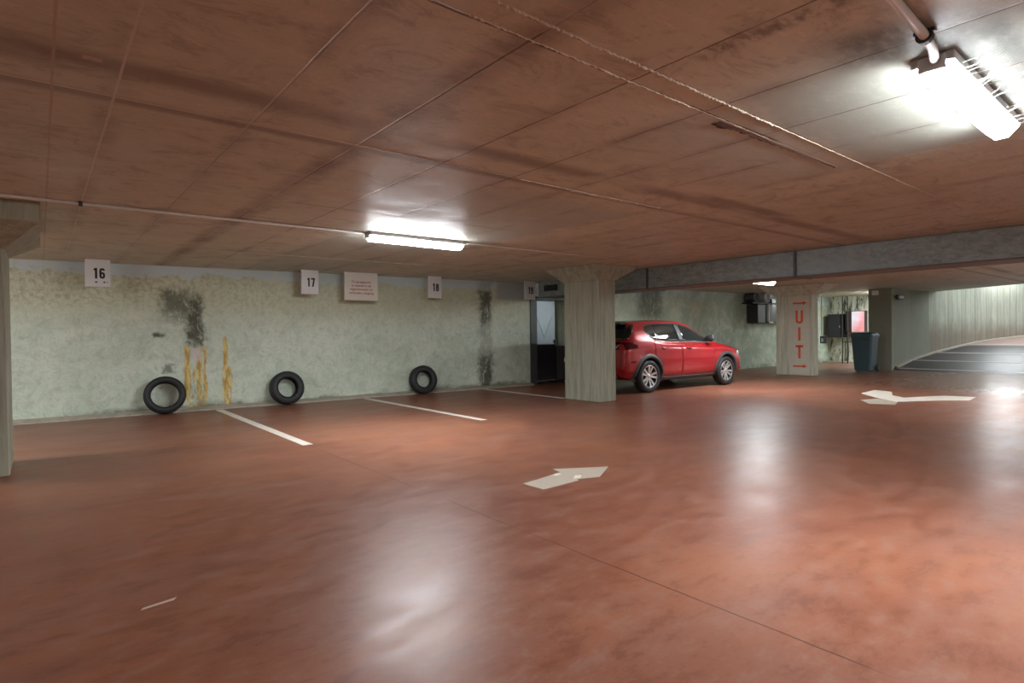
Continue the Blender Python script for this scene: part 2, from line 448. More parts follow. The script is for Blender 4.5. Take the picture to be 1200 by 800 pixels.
# ceiling slab: gently rising to the right, ending at the ramp opening
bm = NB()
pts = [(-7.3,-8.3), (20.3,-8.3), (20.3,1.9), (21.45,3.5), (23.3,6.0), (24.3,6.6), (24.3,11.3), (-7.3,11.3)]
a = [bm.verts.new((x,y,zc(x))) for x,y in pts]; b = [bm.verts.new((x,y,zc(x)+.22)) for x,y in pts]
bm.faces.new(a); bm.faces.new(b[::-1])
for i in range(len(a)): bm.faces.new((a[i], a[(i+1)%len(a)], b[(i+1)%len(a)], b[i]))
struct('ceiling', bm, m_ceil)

# long wall: local x runs along the wall, the recess at x 8.92..10.08
bm = NB()
for x0,x1,z0,z1 in ((-7.6,8.95,-.1,2.6), (8.95,10.1,2.08,2.6), (10.1,25,-.1,2.6)):
    box(bm, x0,x1, 0,.3, z0,z1)
box(bm, 8.9,10.15, .42,.6, -.1,2.3)
box(bm, 8.86,8.95, .3,.6, -.1,2.3); box(bm, 10.1,10.18, .3,.6, -.1,2.3)
struct('wall_back', bm, m_wall, loc=(0,10.76,0), rot=(0,0,-WA))
# cant strip at the foot of the wall
bm = NB()
for x0,x1 in ((-7.4,8.95),(10.15,17.5)):
    n = 60; rows=[]
    for i in range(n+1):
        x = x0+(x1-x0)*i/n; j = random.uniform(-.012,.012); k = random.uniform(-.01,.01)
        rows.append([bm.verts.new((x,-.15+j,.0)), bm.verts.new((x,-.14+j,.02)), bm.verts.new((x,-.02,.055+k)), bm.verts.new((x,.0,.056+k)), bm.verts.new((x,.0,.0))])
    for i in range(n):
        for j in range(4): bm.faces.new((rows[i][j], rows[i][j+1], rows[i+1][j+1], rows[i+1][j]))
struct('trim_1', bm, m_kerb, loc=(0,10.76,0), rot=(0,0,-WA))

bm = NB(); box(bm, -7.3,-7.0,-8.3,11.3,-.1,2.6); struct('wall_left', bm, m_back)
bm = NB(); box(bm, -7.3,24,-8.3,-8.0,-.1,2.6); struct('wall_front', bm, m_back)
# niche end wall with black damp stains
bm = NB(); box(bm, -.15,.15,-1.6,1.6,0,2.7); struct('wall_niche', bm, m_stained, loc=(23.55,8.35,0))
# low step along the niche wall
bm = NB(); box(bm, 22.9,23.4,6.9,9.9,0,.06); struct('trim_2', bm, m_kerb)

# smooth dark stub wall and the curved board-marked ramp wall
bm = NB(); prism(bm, [(19.6,6.79),(19.6,6.17),(20.1,6.24),(21.6,6.28),(22.9,6.12),(22.95,6.6),(21.6,6.77),(20.1,6.8)], 0, 3.6)
struct('wall_right', bm, m_stub)
bm = NB()
cv = [(22.9,6.12),(23.6,5.98),(24.6,5.78),(25.6,5.50),(26.5,5.08),(27.3,4.49),(28.1,3.7),(28.7,2.6),(29.0,1.2),(29.1,-.5),(29.1,-3.5)]
ring = []
for i,(x,y) in enumerate(cv):
    p = Vector(cv[max(i-1,0)]); q = Vector(cv[min(i+1,len(cv)-1)]); d=(q-p).normalized(); nrm = Vector((-d.y,d.x))
    ring.append(((x,y),(x+nrm.x*.3,y+nrm.y*.3)))
for i in range(len(ring)-1):
    (A,A2),(B,B2) = ring[i],ring[i+1]
    hexa(bm, [(A[0],A[1],0),(A2[0],A2[1],0),(B2[0],B2[1],0),(B[0],B[1],0)], [(A[0],A[1],4.6),(A2[0],A2[1],4.6),(B2[0],B2[1],4.6),(B[0],B[1],4.6)])
bmesh.ops.remove_doubles(bm, verts=bm.verts, dist=.001)
struct('wall_ramp', bm, m_board)
bm = NB(); box(bm, 19.9,29.4,-3.8,-3.5,-.1,4.6); struct('wall_ramp_inner', bm, m_back)
bm = NB(); box(bm, 20.3,23.6,-3.8,7.0,4.4,4.6); struct('ceiling_ramp', bm, m_back)

# ramp, rising away from the hall
S = .12; RX = 19.7
rz = lambda x: max(0, (x-RX)*S)
def ramp_poly(off):
    return [(RX,-3.6),(RX,6.22),(20.1,6.25-off),(21.6,6.29-off),(22.9,6.13-off)] + [(x-off*.3,y-off*.9) for x,y in cv[1:]] + [(29.1,-3.6)]
bm = NB()
pp = ramp_poly(0)
a = [bm.verts.new((x,y,rz(x)-.25)) for x,y in pp]; b = [bm.verts.new((x,y,rz(x)+.002)) for x,y in pp]
bm.faces.new(a[::-1]); bm.faces.new(b)
for i in range(len(a)): bm.faces.new((a[i], a[(i+1)%len(a)], b[(i+1)%len(a)], b[i]))
o = link('ramp', bm, m_ramp); tag(o, None, kind='structure')
# pale kerb line along the ramp wall
bm = NB()
kp = [(20.0,6.15),(20.1,6.22),(21.6,6.26),(22.9,6.10)]+[(x-.01,y-.02) for x,y in cv[1:9]]
for i in range(len(kp)-1):
    (x0,y0),(x1,y1) = kp[i],kp[i+1]
    hexa(bm, [(x0,y0-.07,rz(x0)-.02),(x0,y0,rz(x0)-.02),(x1,y1,rz(x1)-.02),(x1,y1-.07,rz(x1)-.02)],
             [(x0,y0-.07,rz(x0)+.05),(x0,y0,rz(x0)+.06),(x1,y1,rz(x1)+.06),(x1,y1-.07,rz(x1)+.05)])
struct('trim_3', bm, m_kerb)
names = ['lowest pale stripe painted across the foot of the dark ramp', 'second pale stripe up the dark ramp, just above the lowest one',
         'third pale stripe up the dark ramp', 'topmost pale stripe across the ramp, at the edge of its reddish upper part']
for (x0,y0,x1,y1,w),lb in zip([(20.02,6.12,19.84,-3.4,.12),(21.55,6.18,21.48,-3.4,.12),(23.2,5.95,22.9,-3.4,.14),(25.2,5.5,25.0,-3.4,.14)], names):
    bm = NB()
    hexa(bm, [(x0,y0,rz(x0)),(x0+w,y0,rz(x0+w)),(x1+w,y1,rz(x1+w)),(x1,y1,rz(x1))],
             [(x0,y0,rz(x0)+.008),(x0+w,y0,rz(x0+w)+.008),(x1+w,y1,rz(x1+w)+.008),(x1,y1,rz(x1)+.008)])
    tag(link('ramp_stripe', bm, m_rline), lb, 'painted line', 'stripes painted across the ramp')

# crumbly mortar ridges along the narrow ceiling strip
def ridge(name, pts, w, hh, step=.03, gaps=None):
    bm = NB(); prev=None
    (x0,y0),(x1,y1) = pts; L = math.hypot(x1-x0,y1-y0); n = int(L/step)
    for i in range(n+1):
        t=i/n; x=x0+(x1-x0)*t; y=y0+(y1-y0)*t; z=zc(x)
        g = gaps(x) if gaps else 1
        ww = w*random.uniform(.5,1.4)*g+.0008; h_ = hh*random.uniform(.3,1.5)*g+.0005; j=random.uniform(-.003,.003)
        r=[bm.verts.new((x,y+j-ww,z+.002)), bm.verts.new((x,y+j-ww*.4,z-h_)), bm.verts.new((x,y+j+ww*.5,z-h_*.8)), bm.verts.new((x,y+j+ww,z+.002))]
        if prev:
            for k in range(3): bm.faces.new((prev[k],prev[k+1],r[k+1],r[k]))
        prev=r
    struct(name, bm, m_mortar)
ridge('trim_4', [(.9,1.575),(7.0,1.60)], .006, .007, step=.012, gaps=lambda x: 1.1 if x<3.2 else .6)
ridge('trim_5', [(1.2,1.70),(3.4,1.72)], .004, .005, step=.012, gaps=lambda x: 1 if x<2.6 else .3)
ridge('trim_6', [(.1,3.27),(6.0,3.33)], .003, .003, gaps=lambda x: 1.3 if 2.8<x<4.5 else .3)
ridge('trim_7', [(-2.0,5.02),(.9,5.03)], .003, .003)
ridge('trim_8', [(-2,8.42),(8.6,8.40)], .004, .003)
ridge('trim_9', [(3.35,3.33),(4.1,3.345)], .014, .004)
# red-brown filler smeared along the strip edge
bm = NB(); prev=None
for i in range(60):
    t=i/59; x=2.9+1.5*t; w=.035*(1-t)*random.uniform(.5,1.2)+.006+(.03 if i<6 else 0)
    r=[bm.verts.new((x,1.73,zc(x)+.001)), bm.verts.new((x,1.735+w*.5,zc(x)-.006)), bm.verts.new((x,1.74+w,zc(x)+.001))]
    if prev:
        for k in range(2): bm.faces.new((prev[k],prev[k+1],r[k+1],r[k]))
    prev=r
struct('trim_10', bm, plain('red_brown_filler', (.07,.03,.018), .85, var=.2))

# ------------------------------------------------------------------ concrete columns
def column(name, label, x0,x1,y0,y1, zs, cap, lip, mat):
    t = thing(name, label, 'column', ((x0+x1)/2,(y0+y1)/2,0))
    cx,cy = (x0+x1)/2,(y0+y1)/2
    bm = NB(); rings=[]
    n=14
    for i in range(n+1):
        z=zs*i/n; rings.append([(x0-cx,y0-cy,z),(x1-cx,y0-cy,z),(x1-cx,y1-cy,z),(x0-cx,y1-cy,z)])
    loft(bm, rings); link('shaft', bm, mat, t, bevel=.012)
    cx0,cx1,cy0,cy1 = cap
    bm = NB(); lo=[(x0-cx,y0-cy,zs),(x1-cx,y0-cy,zs),(x1-cx,y1-cy,zs),(x0-cx,y1-cy,zs)]
    cr=[(cx0,cy0),(cx1,cy0),(cx1,cy1),(cx0,cy1)]
    loft(bm, [lo]+[[(x-cx,y-cy,zc(x)-d) for x,y in cr] for d in ((lip,.0) if lip else (.012,0))])
    link('capital', bm, mat, t, bevel=.006)
    return t
column('concrete_column', 'bare concrete column with flared head standing behind the parked red car\'s tail, nearest to the picture centre',
       7.46,7.885,6.76,7.61, 2.12, (7.30,8.42,6.66,7.95), 0, m_col)
column('concrete_column', 'concrete column cut by the left edge of the photo, white drips on its flared head',
       -.66,-.22,6.69,7.5, 1.99, (-.9,.02,6.2,7.95), .16, m_col)
cu = column('concrete_column', 'pale concrete column painted with the red word UIT between two arrows',
       15.9,16.27,6.86,7.83, 2.15, (15.7,16.55,6.45,8.22), 0, m_colu)
# white efflorescence on the left column
bm = NB()
for k in range(9):
    x=-.30+random.uniform(-.06,.06); z1=2.30-random.uniform(0,.05); z0=z1-random.uniform(.12,.30)
    q=lambda z: 6.2+(6.69-6.2)*max(0,min(1,(2.18-z)/(2.18-1.99)))-.004
    x2=x+random.uniform(-.02,.02)
    pts=[(x+(x2-x)*i/8, q(z1+(z0-z1)*i/8), z1+(z0-z1)*i/8) for i in range(9)]
    tube(bm, pts, .006, 5)
o = link('white_drips', bm, plain('lime_drips', (.62,.58,.50), .8)); lc = [c for c in bpy.data.objects if c.name=='concrete_column.001'][0]
o.parent = lc; o.location = (-lc.location.x,-lc.location.y,0)

# ------------------------------------------------------------------ text
def text_mesh(s, size, mat, name, parent, loc, rot, sx=1, bold=0, depth=.002, align='CENTER', space=1):
    cu_ = bpy.data.curves.new('t', 'FONT'); cu_.body = s; cu_.size = size; cu_.align_x = align; cu_.align_y='CENTER'
    cu_.extrude = depth; cu_.offset = bold; cu_.space_character = space
    to = bpy.data.objects.new('t', cu_); COL.objects.link(to)
    bpy.context.view_layer.update()
    me = bpy.data.meshes.new_from_object(to.evaluated_get(bpy.context.evaluated_depsgraph_get()))
    bpy.data.objects.remove(to)
    o = bpy.data.objects.new(name, me); COL.objects.link(o); me.materials.clear(); me.materials.append(mat)
    o.location = loc; o.rotation_euler = rot; o.scale = (sx,1,1); o.parent = parent
    return o

def ribbon(bm, pts, w, dep, closed=False):
    n=len(pts); L=[]; Rr=[]
    for i,(x,y) in enumerate(pts):
        if closed: a=pts[i-1]; b=pts[(i+1)%n]
        else: a=pts[max(i-1,0)]; b=pts[min(i+1,n-1)]
        dx,dy=b[0]-a[0],b[1]-a[1]; l=math.hypot(dx,dy) or 1; nx,ny=-dy/l*w/2,dx/l*w/2
        L.append([bm.verts.new((x+nx,y+ny,z)) for z in (0,dep)]); Rr.append([bm.verts.new((x-nx,y-ny,z)) for z in (0,dep)])
    for i in range(n if closed else n-1):
        j=(i+1)%n
        bm.faces.new((L[i][1],L[j][1],Rr[j][1],Rr[i][1])); bm.faces.new((L[i][0],Rr[i][0],Rr[j][0],L[j][0]))
        bm.faces.new((L[i][0],L[j][0],L[j][1],L[i][1])); bm.faces.new((Rr[i][0],Rr[i][1],Rr[j][1],Rr[j][0]))
    if not closed:
        for i in (0,-1): bm.faces.new((L[i][0],L[i][1],Rr[i][1],Rr[i][0]))
def oval(cx,cy,a,b,t0=0,t1=360,n=24):
    out=[]
    for i in range(n+(0 if t1-t0==360 else 1)):
        t=R(t0+(t1-t0)*i/n); c,s_=math.cos(t),math.sin(t); q=.72
        out.append((cx+a*math.copysign(abs(c)**q,c), cy+b*math.copysign(abs(s_)**q,s_)))
    return out
def glyph(ch, w, h, sw):
    """condensed sans glyph centred on the origin, w x h, stroke sw; drawn in the local xy plane"""
    bm=NB(); a,b=w/2-sw/2,h/2-sw/2; d=.002
    if ch=='1':
        ribbon(bm,[(sw*.3,-h/2),(sw*.3,h/2)],sw,d); ribbon(bm,[(sw*.1,h/2-sw*.35),(-a*.9,h/2-sw*1.15)],sw*.8,d)
    elif ch=='7': ribbon(bm,[(-w/2,b),(w/2,b)],sw,d); ribbon(bm,[(a*.95,b+.2*sw),(a*.4,0),(-a*.25,-h/2)],sw,d)
    elif ch=='8': ribbon(bm,oval(0,h*.23,a*.92,h*.25-sw/2),sw,d,True); ribbon(bm,oval(0,-h*.225,a,h*.28-sw/2),sw,d,True)
    elif ch in '69':
        k=1 if ch=='6' else -1
        ribbon(bm,[(k*x,k*y) for x,y in oval(0,-h*.19,a,h*.31-sw/2)],sw,d,True)
        ribbon(bm,[(k*x,k*y) for x,y in [(-a,-h*.19),(-a,h*.12)]+oval(0,h*.12,a,h*.38-sw/2,180,20,14)[1:]],sw,d)
    elif ch=='U': ribbon(bm,[(-a,h/2),(-a,-h*.18)]+oval(0,-h*.18,a,h*.32-sw/2,180,360,14)[1:-1]+[(a,-h*.18),(a,h/2)],sw,d)
    elif ch=='I': ribbon(bm,[(0,-h/2),(0,h/2)],sw,d)
    elif ch=='T': ribbon(bm,[(-w/2,b),(w/2,b)],sw,d); ribbon(bm,[(0,-h/2),(0,b)],sw,d)
    return bm

# number signs hanging from the edge of the slab
SG = [('16',.52,.81,10.275,1.945,'white sign reading 16, leftmost of the bay number signs'),
      ('17',3.54,3.83,10.11,1.935,'white sign reading 17, just left of the cream notice'),
      ('18',6.0,6.3,9.97,1.935,'white sign reading 18, just right of the cream notice'),
      ('19',8.38,8.74,9.84,1.97,'white sign reading 19, beside the steel door recess')]
for s,x0,x1,yy_,z0,lb in SG:
    cx=(x0+x1)/2; w=.30; top=zc(cx)-.001; h=top-z0
    t = thing('bay_number_sign', lb, 'sign', (cx,yy_,z0), -WA, 'white bay number signs')
    bm=NB(); box(bm,-w/2,w/2,-.02,.02,0,h); link('sign_board', bm, m_white, t, bevel=.004)
    [link('digit', glyph(c_, .068, .152, .027), m_black, t, loc=(.012+dx_,-.0205,h*.49), rot=(PI/2,0,0)) for c_,dx_ in ((s[0],-.040),(s[1],.040))]
    for sx_ in (-.1,.1):
        bm=NB(); box(bm,sx_-.012,sx_+.012,-.008,.008,h-.01,h+.02); link('hanger', bm, m_dgrey, t)
    if s=='16':
        for px_,w_ in ((-.02,.025),(.075,.022),(.11,.008)):
            bm=NB(); box(bm,px_-w_/2,px_+w_/2,-.0225,-.019,.055,.075); link('dark_smudge', bm, m_black, t)
t = thing('notice_sign', 'cream notice board with four lines of small faded red text', 'sign', (4.62,10.06,1.85), -WA)
hN = zc(4.6)-1.851
bm=NB(); box(bm,-.32,.32,-.02,.02,0,hN); link('sign_board', bm, m_cream, t, bevel=.004)
for i,ln in enumerate(['De garagepoort', 'te openen is op', 'eigendommen en', 'verboden toegang']):
    text_mesh(ln, .062, m_redt, 'text_line', t, (0,-.0225,hN*.66-i*.068), (PI/2,0,0), .92+.04*i, .001, .001)

# UIT panel on the column (column origin 16.085,7.345)
ox,oy = cu.location.x, cu.location.y
bm=NB(); box(bm,15.896-ox,15.9-ox,6.93-oy,7.46-oy,.01,2.14); pnl=link('painted_panel', bm, m_cpaint, cu); pnl['label']='cream painted panel'
for c_,z in (('U',1.58),('I',1.12),('T',.64)):
    link('letter', glyph(c_, .20, .36, .062), m_redp, cu, loc=(15.8955-ox,7.19-oy,z), rot=(PI/2,0,-PI/2))
for z in (1.95,.25):
    bm=NB(); yc_=7.19-oy; X=15.8935-ox
    box(bm,X-.002,X+.003,yc_-.12,yc_+.17,z-.022,z+.022)
    vs=[bm.verts.new((X+d,yc_+p,z+q)) for d in (-.002,.003) for p,q in ((-.10,-.055),(-.10,.055),(-.20,.005))]
    bm.faces.new(vs[:3]); bm.faces.new(vs[3:][::-1])
    for i in range(3): bm.faces.new((vs[i],vs[(i+1)%3],vs[3+(i+1)%3],vs[3+i]))
    o=link('painted_arrow', bm, m_redp, cu)

# switch and conduit on the far side of the UIT column
t = thing('conduit_with_switch', 'thin grey conduit with a switch box on the right side of the UIT column', 'conduit', (16.42,6.83,1.0))
bm=NB(); tube(bm,[(0,0,.1),(0,0,1.12),(.05,-.06,1.24),(.12,-.30,1.42)],.018,8); link('pipe', bm, m_conduit, t)
bm=NB(); box(bm,-.07,.07,-.10,.02,-.14,.06); link('switch_box', bm, m_dgrey, t, bevel=.01)
bm=NB(); box(bm,-.09,-.06,-.075,-.02,-.10,.0); link('switch_plate', bm, m_bluesteel, t)

# ------------------------------------------------------------------ lamps
def make_lamp():
    t = bpy.data.objects.new('ceiling_lamp', None); COL.objects.link(t)
    bm=NB(); box(bm,-.63,.63,-.078,.078,-.040,0); link('housing', bm, m_housing, t, bevel=.006)
    # lens with trapezoid section and rounded ends
    bm=NB(); prof=[(-.074,-.040),(-.072,-.052),(-.030,-.098),(.030,-.098),(.072,-.052),(.074,-.040)]
    xs=[(-.625,.55),(-.615,.93),(-.60,1),(.60,1),(.615,.93),(.625,.55)]
    loft(bm,[[(x,y*k,-.04+(z+.04)*k) for y,z in prof] for x,k in xs])
    for f_ in bm.faces:
        f_.material_index = 0 if f_.calc_center_median().z < -.090 and abs(f_.calc_center_median().x)<.61 else 1
    link('diffuser', bm, [m_tube,m_tubeside], t)
    for s in (-1,1):
        bm=NB(); box(bm,s*.625-.014,s*.625+.014,-.05,.05,-.07,-.005); link('end_cap', bm, m_housing, t, bevel=.008)
    return t
L0 = make_lamp()
LP = [(3.48,6.02,'lit tube lamp on the ceiling near signs 17 and 18','vis'),
      (3.55,.77,'large lit tube lamp at the upper right, nearest to the viewer','vis'),
      (11.42,6.0,'small distant lit lamp glowing just below the grey duct','vis'),
      (-2.3,7.9,'unseen tube lamp added beyond the left column to light the wall','h'), (-4.2,.75,'tube lamp behind the viewer at left','h'),  # first one is unseen, added to brighten the long wall
      (-4.0,-4.6,'tube lamp at the rear left','h'), (3.5,-4.6,'tube lamp at the rear middle','h'), (11.3,-4.6,'tube lamp at the rear right','h'),
      (11.4,.75,'tube lamp outside the right edge','h'), (18.0,1.2,'tube lamp by the foot of the ramp','h')]
for i,(x,y,lb,k) in enumerate(LP):
    o = L0 if i==0 else copy_tree(L0)
    dr = .125 if i==2 else .002
    o.location=(x,y,zc(x)-dr); o.rotation_euler=(0,0,0)
    if i==2:
        for q in (-.4,.4):
            bm=NB(); tube(bm,[(q,0,-.01),(q,0,.122)],.008,8); link('hanger_rod', bm, m_housing, o)
    tag(o, lb, 'lamp', 'ceiling tube lamps')
o=copy_tree(L0); o.location=(26.60,4.87,3.06); o.rotation_euler=(R(-90),0,R(-30.7)); tag(o,'tube lamp on the ramp wall','lamp','ceiling tube lamps')
o=copy_tree(L0); o.location=(21.6,7.15,zc(21.6)-.002); o.rotation_euler=(0,0,0); tag(o,'tube lamp inside the dark niche','lamp','ceiling tube lamps')

# conduits
def conduit(label, pts, r, clips=()):
    t = thing('conduit', label, 'pipe', pts[0])
    o0=Vector(pts[0])
    bm=NB(); tube(bm,[Vector(p)-o0 for p in pts],r,12); link('pipe', bm, m_conduit, t, smooth=True)
    for c in clips:
        bm=NB(); c=Vector(c)-o0; tube(bm,[c-Vector((.014,0,0)),c+Vector((.014,0,0))],r*1.7,12); box(bm,c.x-.012,c.x+.012,c.y-.035,c.y+.035,c.z+r*.5,c.z+r+.006)
        link('clip', bm, m_dgrey, t)
    return t
conduit('long thin white conduit running along the ceiling to the lamp over bays 17 and 18', [(-6.9,5.98,zc(-6.9)-.015),(-.3,5.99,zc(0)-.016),(.28,6.0,zc(0)-.016),(2.80,6.02,zc(2.8)-.016)], .012, [(.28,6.0,zc(0)-.016),(-2,5.99,zc(-2)-.016)])
conduit('short thin conduit on the ceiling right of the lamp over bay 18', [(4.14,6.02,zc(4)-.03),(4.22,6.0,zc(4)-.016),(5.4,6.02,zc(5)-.012),(7.2,6.03,zc(7)-.012)], .007)
conduit('white conduit with a dark clip leading to the large lamp at upper right', [(-6.9,.68,zc(-6.9)-.022),(2.0,.70,zc(2)-.022),(2.62,.72,zc(2.6)-.022),(2.80,.735,zc(2.8)-.022),(2.9,.755,zc(2.9)-.030)], .017, [(2.66,.724,zc(2.66)-.022),(0,.69,zc(0)-.022)])
conduit('thin conduit on the ceiling leading to the small distant lamp', [(9.5,6.0,zc(9.5)-.012),(10.82,6.0,zc(10.8)-.015)], .008)

# cobwebs by the large lamp
bm=NB()
for k in range(26):
    x=random.uniform(2.95,4.1); y=.69; z=zc(x)-random.uniform(.02,.07)
    dx=random.uniform(-.05,.09); dy=-random.uniform(.05,.14)
    tube(bm,[(x,y,z),(x+dx*.5,y+dy*.5,z+.01),(x+dx,y+dy,zc(x)-.001)],.0011,4)
o=link('cobweb', bm, m_conduit); tag(o,'white cobweb threads between the large lamp and the ceiling','cobweb',kind='stuff')

# ------------------------------------------------------------------ ventilation duct
t = thing('ventilation_duct', 'long grey sheet-metal duct under the ceiling, crossing the hall above the red car', 'duct', (8.72,0,2.0))
bm=NB(); 
y0,y1=-7.9,9.72
loft(bm,[[(0,y,.01),(.5,y,.01),(.5,y,.385),(0,y,.385)] for y in [y0+(y1-y0)*i/24 for i in range(25)]])
link('duct_body', bm, m_duct, t, bevel=.006)
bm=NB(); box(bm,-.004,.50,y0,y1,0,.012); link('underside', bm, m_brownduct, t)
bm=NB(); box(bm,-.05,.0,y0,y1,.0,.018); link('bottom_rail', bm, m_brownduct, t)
for y in (6.70,4.0,1.35,-1.3,-3.95,-6.6):
    bm=NB(); box(bm,-.022,.52,y-.02,y+.02,-.012,.385); link('flange', bm, m_ductd, t, bevel=.003)
bm=NB(); box(bm,-.016,.002,9.10,9.52,.14,.27); g=link('grille', bm, m_gril, t)
bm=NB()
for i in range(5): box(bm,-.024,-.012,9.12,9.50,.155+i*.022,.162+i*.022)
link('louvre', bm, m_dgrey, g)
# ------------------------------------------------------------------ steel door in the recess (wall coordinates)
def W3(x,off,z=0):   # point in front (off) of the long wall
    c,s=math.cos(-WA),math.sin(-WA)
    return (x*c+off*s, 10.76+x*s-off*c, z)
t = thing('door_1', None, None, W3(8.95,0), -WA); t['kind']='structure'
bm=NB(); box(bm,0,.20,-.02,.16,0,2.04); link('door_frame', bm, m_dsteel, t, bevel=.006)
bm=NB(); box(bm,.20,1.15,-.01,.14,2.0,2.08); link('door_head', bm, m_dsteel, t, bevel=.004)
bm=NB(); box(bm,.205,.83,.08,.12,.06,1.99); lf=link('door_leaf', bm, m_bluesteel, t, bevel=.004)
bm=NB(); box(bm,.21,.825,.07,.081,.08,.94); q=link('lower_panel', bm, m_blackgl, lf)
bm=NB(); box(bm,.21,.825,.066,.081,1.76,1.775); box(bm,.21,.825,.066,.081,1.83,1.84); link('ridge', bm, m_bluesteel, lf)
bm=NB()
for a_,b_ in (((.27,1.62),(.50,1.10)),((.75,1.62),(.50,1.10))):
    d=Vector((b_[0]-a_[0],0,b_[1]-a_[1])).normalized(); nn=Vector((-d.z,0,d.x))*.012
    P=[Vector((a_[0],0,a_[1])),Vector((b_[0],0,b_[1]))]
    hexa(bm,[P[0]-nn+Vector((0,.081,0)),P[0]+nn+Vector((0,.081,0)),P[1]+nn+Vector((0,.081,0)),P[1]-nn+Vector((0,.081,0))],
            [P[0]-nn+Vector((0,.070,0)),P[0]+nn+Vector((0,.070,0)),P[1]+nn+Vector((0,.070,0)),P[1]-nn+Vector((0,.070,0))])
link('brace', bm, m_bluesteel, lf)
bm=NB(); box(bm,.79,.81,.03,.085,.96,1.05); link('door_handle', bm, m_dgrey, lf)
t = thing('low_cabinet', 'low dark cabinet standing in the recess right of the pale steel door', 'cabinet', W3(9.80,-.14), -WA)
bm=NB(); box(bm,0,.27,-.10,.24,.04,.90); link('cabinet_body', bm, m_dbrown, t, bevel=.008)
bm=NB(); box(bm,.01,.26,-.115,-.10,.08,.87); d_=link('cabinet_door', bm, m_dgrey, t, bevel=.003)
bm=NB(); box(bm,.22,.235,-.135,-.115,.5,.6); link('handle', bm, m_conduit, d_)
bm=NB(); box(bm,.02,.25,-.08,.22,0,.04); link('plinth', bm, m_blackgl, t)

# ------------------------------------------------------------------ loose tyres leaning on the wall
def tyre_mesh(Ro=.285, Ri=.185, w=.165):
    bm=NB(); h=w/2
    prof=[(Ri,-h*.72),(Ri+.012,-h*.86),(Ri+.03,-h*.98),((Ro+Ri)/2,-h*1.04),(Ro-.03,-h*.95),(Ro-.010,-h*.78),(Ro,-h*.62),
          (Ro,-h*.36),(Ro-.008,-h*.34),(Ro-.008,-h*.28),(Ro,-h*.26),(Ro,-h*.04),(Ro-.008,-h*.03),(Ro-.008,h*.03),(Ro,h*.04),(Ro,h*.26),(Ro-.008,h*.28),(Ro-.008,h*.34),(Ro,h*.36),(Ro,h*.62),
          (Ro-.010,h*.78),(Ro-.03,h*.95),((Ro+Ri)/2,h*1.04),(Ri+.03,h*.98),(Ri+.012,h*.86),(Ri,h*.72),
          (Ri+.02,h*.70),(Ro-.045,h*.80),(Ro-.022,h*.5),(Ro-.022,-h*.5),(Ro-.045,-h*.80),(Ri+.02,-h*.70)]
    lathe(bm, prof, 72, 'y', closed=True)
    return bm
TY = [(1.52,'worn black tyre leaning on the wall below sign 16, leftmost of three', .290,.190,12,-3),
      (3.36,'black tyre leaning on the wall below sign 17, middle of three', .288,.165,12,4),
      (6.02,'black tyre leaning on the wall below sign 18, rightmost of three', .285,.160,12,-4)]
for x,lb,Ro,Ri,tilt,yaw in TY:
    t = thing('car_tyre', lb, 'tyre', W3(x,.225), -WA+R(yaw), 'tyres leaning on the wall')
    o=link('tyre_carcass', tyre_mesh(Ro,Ri,.165 if Ri>.18 else .175), m_rubber, t, smooth=True)
    o.location=(0,0,Ro*math.cos(R(tilt))+.09*math.sin(R(tilt))-.004); o.rotation_euler=(R(-tilt),0,0)
    # raised bead ring on the sidewall
    bm=NB(); lathe(bm,[(Ri+.045,-.084),(Ri+.048,-.093),(Ri+.056,-.093),(Ri+.060,-.084)],72,'y')
    b_=link('sidewall_ring', bm, m_dgrey, o, smooth=True)

# ------------------------------------------------------------------ floor markings
def mark(name, pts, mat, label, cat, group=None, z=.0015):
    cx=sum(p[0] for p in pts)/len(pts); cy=sum(p[1] for p in pts)/len(pts)
    bm=NB(); prism(bm,[(x-cx,y-cy) for x,y in pts],.0002,z+.001)
    return tag(link(name,bm,mat,loc=(cx,cy,0)),label,cat,group)
mark('parking_line',[(2.215,10.42),(2.325,10.42),(2.325,6.36),(2.215,6.36)],m_line,'white painted bay line between signs 16 and 17','painted line','white bay lines')
mark('parking_line',[(4.74,10.28),(4.845,10.28),(4.845,6.50),(4.74,6.50)],m_line,'white painted bay line starting below the cream notice','painted line','white bay lines')
mark('parking_line',[(7.46,10.15),(7.56,10.15),(7.56,7.66),(7.46,7.66)],m_line,'white painted bay line ending at the column beside the red car','painted line','white bay lines')
a1=[(2.97,3.52),(2.98,3.28),(3.43,3.335),(3.56,3.235),(3.63,3.275),(3.93,3.46),(3.47,3.72),(3.42,3.585),(3.3,3.57)]
a1=[(2.97,3.52),(2.98,3.29),(3.38,3.30),(3.40,3.345),(3.60,3.27),(3.93,3.465),(3.49,3.72),(3.46,3.60),(3.16,3.545)]
mark('floor_arrow',a1,m_arrow,'worn grey painted arrow on the floor in the middle of the hall','painted arrow',z=.003)
for pts in ([(3.33,3.56),(3.40,3.575),(3.42,3.545),(3.36,3.53)],[(3.38,3.36),(3.47,3.43),(3.52,3.40),(3.44,3.335)]):
    o=mark('paint_patch',pts,m_arrow2,None,None,z=.005)
    ar=[q for q in bpy.data.objects if q.name=='floor_arrow'][0]
    o.location-=ar.location; o.parent=ar
ar2=mark('floor_arrow',[(12.1,4.32),(12.95,4.38),(12.78,4.02),(12.1,3.80),(11.82,3.53),(12.15,3.40),(12.65,3.15),(12.80,2.72),(12.13,2.67),(11.75,3.02),(11.45,3.20),(11.05,3.42),(11.35,3.72),(11.7,4.02)],
     m_arrow2,'white painted curved arrow on the floor near the ramp','painted arrow',z=.003)
